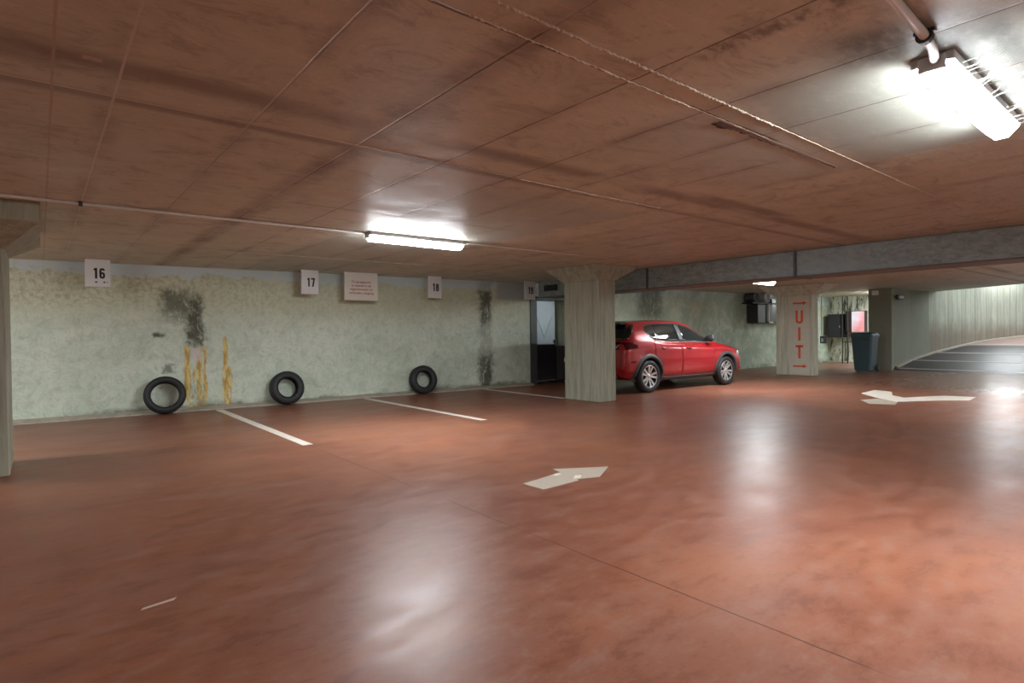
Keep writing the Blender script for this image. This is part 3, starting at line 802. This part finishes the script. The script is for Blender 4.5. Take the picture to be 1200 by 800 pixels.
mark('paint_trace',[(10.47,3.62),(10.95,3.92),(11.35,3.78),(11.1,3.4),(10.62,3.30)],mat_paint_mark('faded_arrow_paint',(.52,.47,.38),.9),'faded remnant of white paint beside the curved arrow','painted mark',z=.002)
mark('floor_scuff',[(.325,3.0),(.335,3.02),(.47,3.045),(.455,3.02)],mat_paint_mark('scuff_paint',(.6,.45,.36),.8),'short pale scrape on the floor at lower left','scuff',z=.0008)

# ------------------------------------------------------------------ waste bin
t = thing('waste_bin', 'tall blue-grey wheelie bin standing against the dark wall end by the ramp', 'bin', (18.72,6.58,0), 0)
def rr(w,d,z,r=.06,n=4):
    out=[]
    for cx_,cy_,a0 in ((w/2-r,d/2-r,0),(-w/2+r,d/2-r,90),(-w/2+r,-d/2+r,180),(w/2-r,-d/2+r,270)):
        for k in range(n+1):
            a_=R(a0+90*k/n); out.append((cx_+r*math.cos(a_),cy_+r*math.sin(a_),z))
    return out
bm=NB(); loft(bm,[rr(.46,.44,.03),rr(.46,.44,.06),rr(.58,.56,1.0),rr(.58,.56,1.02)]); link('bin_body', bm, m_bin, t, smooth=False, bevel=.004)
bm=NB(); loft(bm,[rr(.63,.60,1.0),rr(.63,.60,1.05),rr(.60,.57,1.10),rr(.50,.48,1.135,.1),rr(.3,.3,1.15,.1)]); link('lid', bm, m_bin, t, bevel=.004)
bm=NB(); tube(bm,[(-.31,-.02,1.0),(-.335,-.04,.96),(-.335,-.10,.93),(-.335,-.20,.93),(-.335,-.25,.97),(-.31,-.26,1.0)],.013,8); link('grip', bm, m_dsteel, t)
for s in (-1,1):
    bm=NB(); lathe(bm,[(.0,-.02),(.095,-.02),(.10,-.012),(.10,.012),(.095,.02),(.0,.02)],24,'y'); w_=link('wheel', bm, m_rubber, t, loc=(.22,s*.27,.10))

# ------------------------------------------------------------------ niche contents
t = thing('hanging_cabinet', 'dark brown cabinet with a faded pink and white front, above the blue-grey bin', 'cabinet', (22.9,8.4,1.15))
bm=NB(); box(bm,0,.30,-.33,.30,0,.76); link('cabinet_body', bm, m_dbrown, t, bevel=.006)
bm=NB(); box(bm,-.018,0,-.33,.08,0,.74); q_=link('poster_front', bm, m_pink, t); q_['label']='faded pink and white panel'
t2 = thing('metal_frame', 'dark metal bars with cross rails in front of the stained niche wall', 'frame', (22.80,8.755,0))
for y in (0,-.17,-.50):
    bm=NB(); tube(bm,[(0,y,0 if y>-.4 else 1.95),(0,y,2.44)],.022,8); link('bar', bm, m_gril, t2)
for z in (.78,1.02):
    bm=NB(); tube(bm,[(0,.0,z),(0,-.30,z)],.016,8); link('cross_rail', bm, m_gril, t2)
t = thing('meter_box', 'tall dark box fixed to the stained niche wall, left of the metal bars', 'cabinet', (22.85,9.05,.95))
bm=NB(); box(bm,0,.548,-.24,.24,0,.86); link('box_body', bm, m_gril, t, bevel=.006)
bm=NB(); box(bm,-.012,0,-.21,.21,.03,.83); d_=link('box_door', bm, m_gril, t)
bm=NB(); box(bm,-.024,-.012,-.19,-.17,.36,.44); link('latch', bm, m_conduit, d_)

# emergency light and tiny label on the stub wall
t = thing('emergency_lamp', 'small oval bulkhead lamp, unlit, high on the dark wall above the bin', 'lamp', (20.3,6.20,2.20))
bm=NB(); loft(bm,[[(.30*k*math.cos(a_),y,.085*k*math.sin(a_)) for a_ in [2*PI*i/24 for i in range(24)]] for y,k in ((.01,1),(-.05,1),(-.065,.92))]); link('lamp_body', bm, m_dgrey, t)
bm=NB(); loft(bm,[[(.22*k*math.cos(a_),y,.05*k*math.sin(a_)) for a_ in [2*PI*i/20 for i in range(20)]] for y,k in ((-.06,1),(-.085,.9),(-.095,.5))]); link('lens', bm, plain('milky_lens',(.55,.55,.45),.3), t, smooth=True)
bm=NB(); tube(bm,[(-.30,-.02,.0),(-.66,-.0,.03)],.012,6); link('cable', bm, m_gril, t)
bm=NB(); box(bm,-.01,0,-.09,.09,-.07,.07); tag(link('small_plate', bm, m_white, loc=(19.598,6.60,2.33), bevel=.002), 'tiny blank white plate at the top of the dark wall end', 'plate')

# ------------------------------------------------------------------ ventilation unit on the far wall
t = thing('wall_fan_unit', 'dark wall-mounted fan box with round duct openings and a white pipe, far behind the car', 'ventilation unit', W3(18.35,.02,1.47), -WA)
bm=NB(); box(bm,-.45,.42,-.38,0,0,.60); link('fan_box', bm, m_dgrey, t, bevel=.01)
bm=NB(); box(bm,.42,1.5,-.36,0,.02,.80); link('side_casing', bm, m_blackgl, t, bevel=.01)
bm=NB(); box(bm,-.75,.62,-.40,0,.62,.655); link('shelf_bracket', bm, m_gril, t)
for x,r_ in ((-.48,.17),(.18,.18)):
    bm=NB(); lathe(bm,[(r_,-.02),(r_,-.34),(r_-.015,-.36),(r_-.04,-.36),(r_-.05,-.28),(.0,-.28)],28,'y'); o=link('round_outlet', bm, m_housing if x>0 else m_ductd, t, loc=(x,0,.66+r_), smooth=True)
bm=NB(); tube(bm,[(.10,-.42,.62),(.10,-.42,.06),(.14,-.42,.02),(.34,-.42,.02)],.028,10); o=link('white_pipe', bm, m_conduit, t, smooth=True); o['label']='white bent pipe'
bm=NB(); box(bm,.05,.32,-.42,-.36,.0,.04); link('pipe_bracket', bm, m_dgrey, t)

#CARBEGIN
# ------------------------------------------------------------------ red hatchback
def mat_carpaint():
    M = Mat('red_car_paint', .28, .5)
    M.color((.36,.008,.014)); M.b.inputs['Metallic'].default_value = .20
    M.b.inputs['Coat Weight'].default_value = .8; M.b.inputs['Coat Roughness'].default_value = .05
    return M.m
m_paint = mat_carpaint()
m_glass = Mat('tinted_car_glass', .04, .9).color((.012,.018,.018)).m
m_clad = plain('dark_grey_cladding', (.045,.047,.05), .5, var=.15)
m_chrome = plain('satin_window_trim', (.55,.56,.57), .25, metal=.9, var=.03)
m_alloy = plain('machined_alloy', (.62,.62,.62), .3, metal=.7, var=.05)
m_dalloy = plain('dark_alloy', (.03,.03,.032), .4, metal=.3)
m_under = plain('underbody_black', (.008,.008,.008), .8)
m_lampred = plain('smoked_red_lens', (.06,.004,.006), .12, var=.1)
m_claw = plain('grey_lamp_strip', (.50,.48,.48), .25, var=.05)
m_head = plain('headlamp_lens', (.55,.58,.60), .1, var=.1)

ST = [ # x, zbot, w_sill, w_mid, z_mid, w_sh, z_sh, w_belt, z_belt, w_roofedge, z_roofedge, z_top
 (-.690,.47,.50,.66,.60,.66,.78,.60,.86,.50,.875,.88),
 (-.670,.37,.64,.77,.60,.76,.82,.69,.91,.58,.925,.93),
 (-.600,.30,.72,.82,.60,.81,.84,.75,.96,.62,.995,1.005),
 (-.520,.28,.75,.845,.60,.835,.85,.775,.99,.62,1.10,1.115),
 (-.430,.26,.77,.86,.60,.845,.86,.795,1.01,.61,1.235,1.26),
 (-.340,.25,.78,.868,.60,.85,.865,.805,1.02,.605,1.345,1.375),
 (-.250,.24,.785,.872,.60,.855,.87,.81,1.02,.60,1.365,1.395),
 (0.0,.225,.79,.8725,.60,.86,.87,.815,1.01,.60,1.375,1.415),
 (.60,.215,.79,.865,.60,.855,.86,.815,.975,.60,1.39,1.437),
 (1.05,.21,.79,.865,.60,.855,.855,.815,.96,.595,1.385,1.433),
 (1.40,.21,.79,.866,.60,.855,.85,.812,.95,.585,1.345,1.39),
 (1.70,.21,.79,.868,.60,.855,.85,.805,.94,.60,1.215,1.26),
 (2.00,.21,.79,.87,.60,.86,.85,.795,.935,.64,1.065,1.10),
 (2.22,.21,.79,.8725,.60,.862,.85,.785,.925,.66,.965,1.0),
 (2.54,.215,.79,.8725,.60,.86,.83,.77,.89,.60,.93,.955),
 (2.90,.22,.77,.855,.58,.83,.79,.72,.84,.52,.88,.90),
 (3.15,.225,.72,.80,.55,.76,.73,.64,.785,.45,.82,.83),
 (3.28,.235,.62,.70,.52,.65,.67,.54,.72,.38,.745,.75),
 (3.345,.26,.50,.58,.50,.52,.60,.44,.64,.32,.655,.66),
 (3.37,.33,.40,.46,.48,.40,.53,.34,.55,.25,.56,.565)]
def pchip(xs, ys, x):
    n=len(xs)
    if x<=xs[0]: return ys[0]
    if x>=xs[-1]: return ys[-1]
    d=[(ys[i+1]-ys[i])/(xs[i+1]-xs[i]) for i in range(n-1)]
    def sl(i):
        if i==0: return d[0]
        if i==n-1: return d[-1]
        if d[i-1]*d[i]<=0: return 0
        h0=xs[i]-xs[i-1]; h1=xs[i+1]-xs[i]; a=2*h1+h0; b=h1+2*h0
        return (a+b)/(a/d[i-1]+b/d[i])
    i=max(k for k in range(n-1) if xs[k]<=x); h=xs[i+1]-xs[i]; t=(x-xs[i])/h
    return ((1+2*t)*(1-t)**2*ys[i]+t*(1-t)**2*h*sl(i)+t*t*(3-2*t)*ys[i+1]+t*t*(t-1)*h*sl(i+1))
def section(x):
    v=[pchip([s[0] for s in ST],[s[k] for s in ST],x) for k in range(1,12)]
    zb,ws,wm,zm,wsh,zsh,wb,zbt,wr,zr,zt=v
    P=[(0,zb),(ws*.6,zb),(ws*.93,zb+.005),(ws,zb+.05),(ws+(wm-ws)*.75,zb+(zm-zb)*.45),(wm,zm),(wsh+.004,(zm+zsh)/2+.02),(wsh,zsh),(wb+.012,zbt-.012),(wb,zbt),
       (wb+(wr-wb)*.5+.022,(zbt+zr)/2),(wr+.01,zr-.012),(wr-.03,zr+(zt-zr)*.35),(wr*.6,zt-(zt-zr)*.22),(0,zt)]
    out=[]
    n=len(P)
    for i in range(n-1):      # gentle Catmull-Rom
        p0=P[max(i-1,0)];p1=P[i];p2=P[i+1];p3=P[min(i+2,n-1)]
        for k in range(4):
            t=k/4; q=[]
            for c in (0,1):
                m1=(p2[c]-p0[c])*.38; m2=(p3[c]-p1[c])*.38
                q.append((1+2*t)*(1-t)**2*p1[c]+t*(1-t)**2*m1+t*t*(3-2*t)*p2[c]+t*t*(t-1)*m2)
            out.append((max(q[0],0),q[1]))
    out.append(P[-1]); return out
def car_shell():
    bm=NB(); xs=[]
    for i in range(len(ST)-1):
        m=2 if ST[i+1][0]-ST[i][0]<.12 else max(3,int((ST[i+1][0]-ST[i][0])/.05))
        xs+=[ST[i][0]+(ST[i+1][0]-ST[i][0])*k/m for k in range(m)]
    xs.append(ST[-1][0]); rings=[]
    for x in xs:
        s=section(x); rings.append([(x,-y,z) for y,z in s]+[(x,y,z) for y,z in s[1:-1]][::-1])
    loft(bm, rings); return bm
car = thing('hatchback_car', 'red five-door hatchback parked along the far wall behind the middle column', 'car')
CX0,CY0,CYAW,CS = 9.44,8.06,R(-2.6),1.035
car.location=(CX0,CY0,0); car.rotation_euler=(0,0,CYAW)
sb=car_shell(); bmesh.ops.recalc_face_normals(sb, faces=sb.faces)
bvh=BVHTree.FromBMesh(sb)
def sc(o):  # parts are modelled at catalogue size, then scaled into the car
    o.scale=(CS,CS,CS*.99); return o
WR=.318; WX=(0,2.54)
body=link('body', sb, [m_paint,m_under], smooth=True)
cb=NB()
for wx in WX:
    for sy in (-1,1):
        vs=[[cb.verts.new((wx+.372*math.cos(2*PI*k/48), y, WR+.372*math.sin(2*PI*k/48))) for k in range(48)] for y in (sy*.50,sy*1.1)]
        cb.faces.new(vs[0]); cb.faces.new(vs[1][::-1])
        for k in range(48): cb.faces.new((vs[0][k],vs[1][k],vs[1][(k+1)%48],vs[0][(k+1)%48]))
cut=link('cut', cb, [m_under,m_under])
md=body.modifiers.new('b','BOOLEAN'); md.operation='DIFFERENCE'; md.object=cut; md.solver='EXACT'; md.material_mode='TRANSFER'
bpy.context.view_layer.update()
nm=bpy.data.meshes.new_from_object(body.evaluated_get(bpy.context.evaluated_depsgraph_get()))
body.modifiers.clear(); body.data=nm; body.parent=car; bpy.data.objects.remove(cut)
if len(nm.materials)<2: nm.materials.append(m_under)
for p in nm.polygons:
    c=p.center
    if any(abs((c.x-wx)**2+(c.z-WR)**2-.372**2)<.004 and abs(c.y)<.87 and abs(p.normal.y)<.3 for wx in WX) or (abs(abs(c.y)-.5)<.01 and abs(p.normal.y)>.95 and c.z<.7): p.material_index=1; p.use_smooth=False
    if p.normal.z<-.8 and c.z<.32: p.material_index=1
try:
    md=body.modifiers.new('n','WEIGHTED_NORMAL')
except Exception: pass
sc(body)

def ray_side(x,z,s): 
    h=bvh.ray_cast(Vector((x,s*2,z)),Vector((0,-s,0))); return h
def side_patch(name, poly_fn, x0, x1, mat, s=-1, off=.004, thick=.004, nx=40, nz=10, parent=None):
    """poly_fn(x)->(zlow, zhigh); a thin shell following the body side"""
    bm=NB(); rows=[]
    for i in range(nx+1):
        x=x0+(x1-x0)*i/nx; lo,hi=poly_fn(x); col=[]
        for j in range(nz+1):
            z=lo+(hi-lo)*j/nz; h=ray_side(x,z,s)
            if h[0] is None: col=None; break
            col.append((h[0]+h[1]*off, h[0]+h[1]*(off-thick)))
        if col: rows.append(col)
    V=[[ (bm.verts.new(a),bm.verts.new(b)) for a,b in c] for c in rows]
    for i in range(len(V)-1):
        for j in range(nz):
            for k in (0,1): bm.faces.new((V[i][j][k],V[i+1][j][k],V[i+1][j+1][k],V[i][j+1][k]))
        for j in (0,nz): bm.faces.new((V[i][j][0],V[i+1][j][0],V[i+1][j][1],V[i][j][1]))
    for i in (0,len(V)-1):
        for j in range(nz): bm.faces.new((V[i][j][0],V[i][j+1][0],V[i][j+1][1],V[i][j][1]))
    o=link(name,bm,mat,parent or car,smooth=True)
    if not parent: sc(o)
    for p in o.data.polygons: p.use_smooth = True
    return o
def lerp(pts):
    def f(x):
        for (a,b),(c,d) in zip(pts,pts[1:]):
            if x<=c: return b+(d-b)*(x-a)/(c-a) if c>a else d
        return pts[-1][1]
    return f
def top_patch(name, grid, mat, d, off=.004, parent=None):
    """grid: rows of ray origins, d: direction"""
    bm=NB(); V=[]
    for row in grid:
        q=[]
        for p in row:
            h=bvh.ray_cast(Vector(p),Vector(d).normalized())
            q.append(bm.verts.new(h[0]+h[1]*off) if h[0] is not None else None)
        V.append(q)
    for i in range(len(V)-1):
        for j in range(len(V[0])-1):
            f4=(V[i][j],V[i+1][j],V[i+1][j+1],V[i][j+1])
            if all(f4): bm.faces.new(f4)
    o=link(name,bm,mat,parent or car,smooth=True)
    md=o.modifiers.new('solid','SOLIDIFY'); md.thickness=.006; md.offset=-1
    if not parent: sc(o)
    return o
belt=lerp([(0,1.19),(.08,1.10),(.18,1.04),(.32,1.02),(.6,1.0),(1.2,.985),(2.05,.965)])
roofl=lerp([(0,1.25),(.06,1.30),(.18,1.325),(.4,1.34),(.9,1.345),(1.2,1.325),(1.45,1.27),(1.7,1.165),(1.9,1.07),(2.05,.985)])
for s in (-1,1):
    # satin frame round the glass, then glass panes
    side_patch('window_trim', lambda x: (belt(x)-.022, roofl(x)+.018), 0,2.06, m_chrome, s, .003,.004,60,8)
    side_patch('side_window', lambda x: (belt(x)+.004, roofl(x)-.008), .03,.27, m_glass, s, .007,.004,14,8)
    side_patch('side_window', lambda x: (belt(x)+.004, roofl(x)-.008), .285,.97, m_glass, s, .007,.004,24,8)
    side_patch('side_window', lambda x: (belt(x)+.004, roofl(x)-.008), 1.09,1.98, m_glass, s, .007,.004,30,8)
    side_patch('door_pillar', lambda x: (belt(x)-.004, roofl(x)+.004), .965,1.095, m_dgrey, s, .010,.004,6,8)
    side_patch('rear_window_edge', lambda x: (lerp([(-.52,1.03),(-.42,1.10),(-.30,1.24),(-.22,1.325)])(x), lerp([(-.52,1.06),(-.43,1.195),(-.34,1.31),(-.22,1.345)])(x)), -.515,-.23, m_glass, s, .005,.006,16,6)
    # doors as slightly raised skins, the gaps between them are the shut lines
    def arch(x, x0, rr_): 
        d=rr_**2-(x-x0)**2
        return WR+math.sqrt(d) if d>0 else 0
    rd=lambda x: (max(.30, arch(x,0,.425)+.01), belt(x)-.032)
    side_patch('rear_door', rd, .16,.985, m_paint, s, .0045,.008,34,14)
    fd=lambda x: (max(.30, arch(x,2.54,.445)+.01), belt(x)-.032)
    side_patch('front_door', fd, 1.003,2.08, m_paint, s, .0045,.008,40,14)
    # sill cladding
    side_patch('sill_cladding', lambda x: (.222,.285), .38,2.16, m_clad, s, .010,.012,30,3)
    # wheel arch cladding, a ring segment
    for wx,r1 in ((0,.438),(2.54,.435)):
        bm=NB(); rows=[]
        for k in range(41):
            a_=R(-12+204*k/40); col=[]
            for q,rad in enumerate((.366,.385,.41,r1)):
                x=wx+rad*math.cos(a_); z=max(WR+rad*math.sin(a_),.225)
                rx=wx+max(rad,.376)*math.cos(a_); h=ray_side(rx,max(WR+max(rad,.376)*math.sin(a_),.235),s)
                y=h[0].y if h[0] is not None else s*.80
                col.append(bm.verts.new((x, y+s*(.016 if q<3 else .002), z)))
            col.insert(0,bm.verts.new((col[0].co.x,col[0].co.y-s*.07,col[0].co.z)))
            rows.append(col)
        for i in range(40):
            for j in range(4): bm.faces.new((rows[i][j],rows[i+1][j],rows[i+1][j+1],rows[i][j+1]))
        sc(link('wheel_arch_cladding',bm,m_clad,car,smooth=True))
    # handles
    for x,z in ((.33,.865),(1.13,.855)):
        h=ray_side(x+.09,z,s)[0]
        bm=NB(); loft(bm,[[(x+t,h.y+s*yy,z+zz) for yy,zz in ((.0,-.014),(.0,.014),(dd,.011),(dd,-.011))] for t,dd in ((0,.006),(.02,.028),(.09,.034),(.16,.028),(.18,.006))])
        sc(link('door_handle',bm,m_paint,car,smooth=True))
        bm=NB(); loft(bm,[[(x+.09+.06*k*math.cos(a_),h.y+s*q,z-.012+.028*k*math.sin(a_)) for a_ in [2*PI*i/16 for i in range(16)]] for q,k in ((-.002,1),(.008,.97))])
        sc(link('handle_recess',bm,m_dgrey,car))
    # mirror
    h=ray_side(1.88,1.0,s)[0]; mx_=1.86
    bm=NB(); rings=[]
    for yy,kx,kz in ((.02,.25,.25),(.06,.7,.75),(.12,1,1),(.18,.97,.92),(.22,.6,.6),(.232,.2,.25)):
        rings.append([(mx_+.02*yy/.2+.085*kx*math.cos(a_)*(1.0 if math.cos(a_)>0 else .55), h.y+s*yy, 1.035+.072*kz*math.sin(a_)) for a_ in [2*PI*i/20 for i in range(20)]])
    loft(bm,rings); mr=sc(link('door_mirror',bm,m_dgrey,car,smooth=True))
    bm=NB(); loft(bm,[[(mx_+.03+.085*kx*math.cos(a_)*(1.0 if math.cos(a_)>0 else .5), h.y+s*yy, 1.075+.036*kx*math.sin(a_)) for a_ in [PI*i/10 for i in range(11)]] for yy,kx in ((.07,.75),(.12,1.03),(.18,1.0),(.222,.6))])
    mc=link('mirror_cap',bm,m_blackgl,mr,smooth=True)
    # tail lamp wrapping round the corner
    side_patch('tail_lamp', lambda x: (.85+.03*max(0,(x+.5)/.2), .985-.05*max(0,(x+.45)/.12)), -.645,-.33, m_lampred, s, .006,.008,22,6)
    # headlamp
    side_patch('headlamp', lambda x: (.665+.02*(x-2.9), .755-.10*max(0,x-3.05)), 2.98,3.33, m_head, s, .005,.008,16,5)
    side_patch('side_marker', lambda x: (.60,.625), -.52,-.40, m_lampred, s, .004,.004,6,2)

# rear: band, lamps, window, spoiler
ys_=[-.62+1.24*i/24 for i in range(25)]
top_patch('tailgate_band', [[(-2,y,z) for y in ys_] for z in (.855,.89,.93,.975)], m_blackgl, (1,0,0), .006)
for s in (-1,1):
    tl=top_patch('rear_lamp', [[(-2,s*(.38+.30*i/12),z) for i in range(13)] for z in (.85,.89,.94,.985)], m_lampred, (1,0,0), .010)
    for k in range(3):
        y_=.45+.075*k
        top_patch('light_strip', [[(-2,s*(y_+.02*j+ .05*(z-.87)/.07),z) for j in range(3)] for z in (.875,.895,.915,.935)], m_claw, (1,0,0), .016, parent=tl)
rw=[]
for i in range(9):
    t_=i/8; x=-.56+.20*t_; w_=.70-.07*t_
    rw.append([(x,-w_+2*w_*j/20,3) for j in range(21)])
top_patch('rear_window', rw, m_glass, (0,0,-1), .006)
bm=NB(); loft(bm,[[(-.50,y,1.335),(-.50,y,1.355),(-.30,y,zt_),(-.22,y,zt_-.01),(-.30,y,1.33)] for y,zt_ in ((-.57,1.372),(-.3,1.40),(0,1.405),(.3,1.40),(.57,1.372))])
sc(link('roof_spoiler',bm,m_blackgl,car,bevel=.006))
bm=NB(); loft(bm,[[(-.70+dx,y,z0) for dx,z0 in ((-.006,.30),(-.006,.46),(.06,.47),(.10,.29))] for y in (-.60,-.3,0,.3,.60)])
sc(link('rear_bumper_insert',bm,m_clad,car,bevel=.01))
bm=NB(); box(bm,-.712,-.695,-.26,.26,.62,.73); sc(link('number_plate',bm,m_white,car))
bm=NB(); tube(bm,[(-.22,0,1.39),(-.40,0,1.50),(-.43,0,1.56)],.006,6); sc(link('aerial',bm,m_blackgl,car))
# windscreen, roof panel
ws=[]
for i in range(11):
    t_=i/10; x=2.13-.60*t_; w_=.60-.07*t_
    ws.append([(x,-w_+2*w_*j/20,3) for j in range(21)])
top_patch('windscreen', ws, m_glass, (0,0,-1), .005)
top_patch('bonnet', [[(x,-w_+2*w_*j/20,3) for j in range(21)] for x,w_ in ((2.22,.66),(2.4,.66),(2.7,.60),(2.95,.54),(3.12,.46))], m_paint, (0,0,-1), .005)
top_patch('front_grille', [[(5,-.42+.84*j/16,z) for j in range(17)] for z in (.36,.42,.48,.54)], m_gril, (-1,0,0), .006)

def wheel():
    w_=bpy.data.objects.new('wheel',None); COL.objects.link(w_)
    # outboard face towards -y
    bm=NB(); Ro,Ri,h=WR,.215,.10
    lathe(bm,[(Ri,-h*.80),(Ri+.015,-h*.92),((Ro+Ri)/2,-h*1.02),(Ro-.022,-h*.90),(Ro-.006,-h*.72),(Ro,-h*.55),(Ro,h*.55),(Ro-.006,h*.72),(Ro-.022,h*.9),(Ri,h*.8),(Ri-.01,0)],64,'y',closed=True)
    link('tyre',bm,m_rubber,w_,smooth=True)
    bm=NB(); lathe(bm,[(Ri+.002,-h*.80),(Ri-.012,-h*.84),(Ri-.022,-h*.70),(Ri-.03,h*.0),(Ri-.03,h*.6),(0,h*.5)],56,'y'); 
    lathe(bm,[(Ri-.03,h*.1),(0,h*.1)],56,'y'); rim=link('rim',bm,m_dalloy,w_,smooth=True)
    bm=NB(); lathe(bm,[(Ri+.003,-h*.80),(Ri+.002,-h*.86),(Ri-.010,-h*.87),(Ri-.016,-h*.78)],56,'y'); link('rim_edge',bm,m_alloy,rim,smooth=True)
    for k in range(5):
        a_=2*PI*k/5+PI/2
        for e in (-1,1):
            bm=NB(); R0,R1=.035,Ri-.006; b0,b1=a_+e*.30,a_+e*.235
            def P(rad,an,w2,y): 
                c,s_=math.cos(an),math.sin(an); return [(rad*c-w2*s_,y,rad*s_+w2*c),(rad*c+w2*s_,y,rad*s_-w2*c)]
            A=P(R0,b0,.017,-h*.62); B=P(R1,b1,.024,-h*.82); A2=P(R0,b0,.014,-h*.3); B2=P(R1,b1,.02,-h*.5)
            hexa(bm,[A[0],A[1],B[1],B[0]],[A2[0],A2[1],B2[1],B2[0]])
            link('spoke',bm,m_alloy,rim,bevel=.003)
    bm=NB(); lathe(bm,[(0,-h*.72),(.028,-h*.72),(.034,-h*.66),(.05,-h*.62),(.055,-h*.3)],24,'y'); link('hub_cap',bm,m_alloy,rim,smooth=True)
    return w_
W0=wheel(); first=True
for wx in WX:
    for s in (-1,1):
        o=W0 if first else copy_tree(W0); first=False
        o.parent=car; o.location=(wx*CS,s*(.868-.10)*CS,WR*CS*.99); o.rotation_euler=(0,R(13+wx*9),0 if s<0 else PI); o.scale=(CS,CS,CS*.99)
        for ch in list(o.children):
            pass
#CAREND

# ------------------------------------------------------------------ camera
yaw, pit, rol, F = R(39.2335), R(.74498), R(.58831), 677.56
f = Vector((math.sin(yaw)*math.cos(pit), math.cos(yaw)*math.cos(pit), -math.sin(pit)))
r = Vector((math.cos(yaw), -math.sin(yaw), 0)); u = r.cross(f)
r2 = r*math.cos(rol) - u*math.sin(rol); u2 = u*math.cos(rol) + r*math.sin(rol)
cam = bpy.data.cameras.new('camera'); co = bpy.data.objects.new('camera', cam); COL.objects.link(co)
Mx = Matrix(((r2.x,u2.x,-f.x),(r2.y,u2.y,-f.y),(r2.z,u2.z,-f.z))).to_4x4(); Mx.translation = Vector((0,0,1.2))
co.matrix_world = Mx
cam.sensor_width = 36; cam.lens = 36*F/1200; cam.clip_start = .05; cam.clip_end = 200
scn.camera = co

w = bpy.data.worlds.new('world'); scn.world = w; w.use_nodes = True
w.node_tree.nodes['Background'].inputs[0].default_value = (.85,.92,1.0,1)
w.node_tree.nodes['Background'].inputs[1].default_value = .45
scn.view_settings.view_transform = 'Standard'; scn.view_settings.look = 'None'
scn.view_settings.exposure = 2.97; scn.view_settings.gamma = 1; scn.view_settings.use_curve_mapping = False
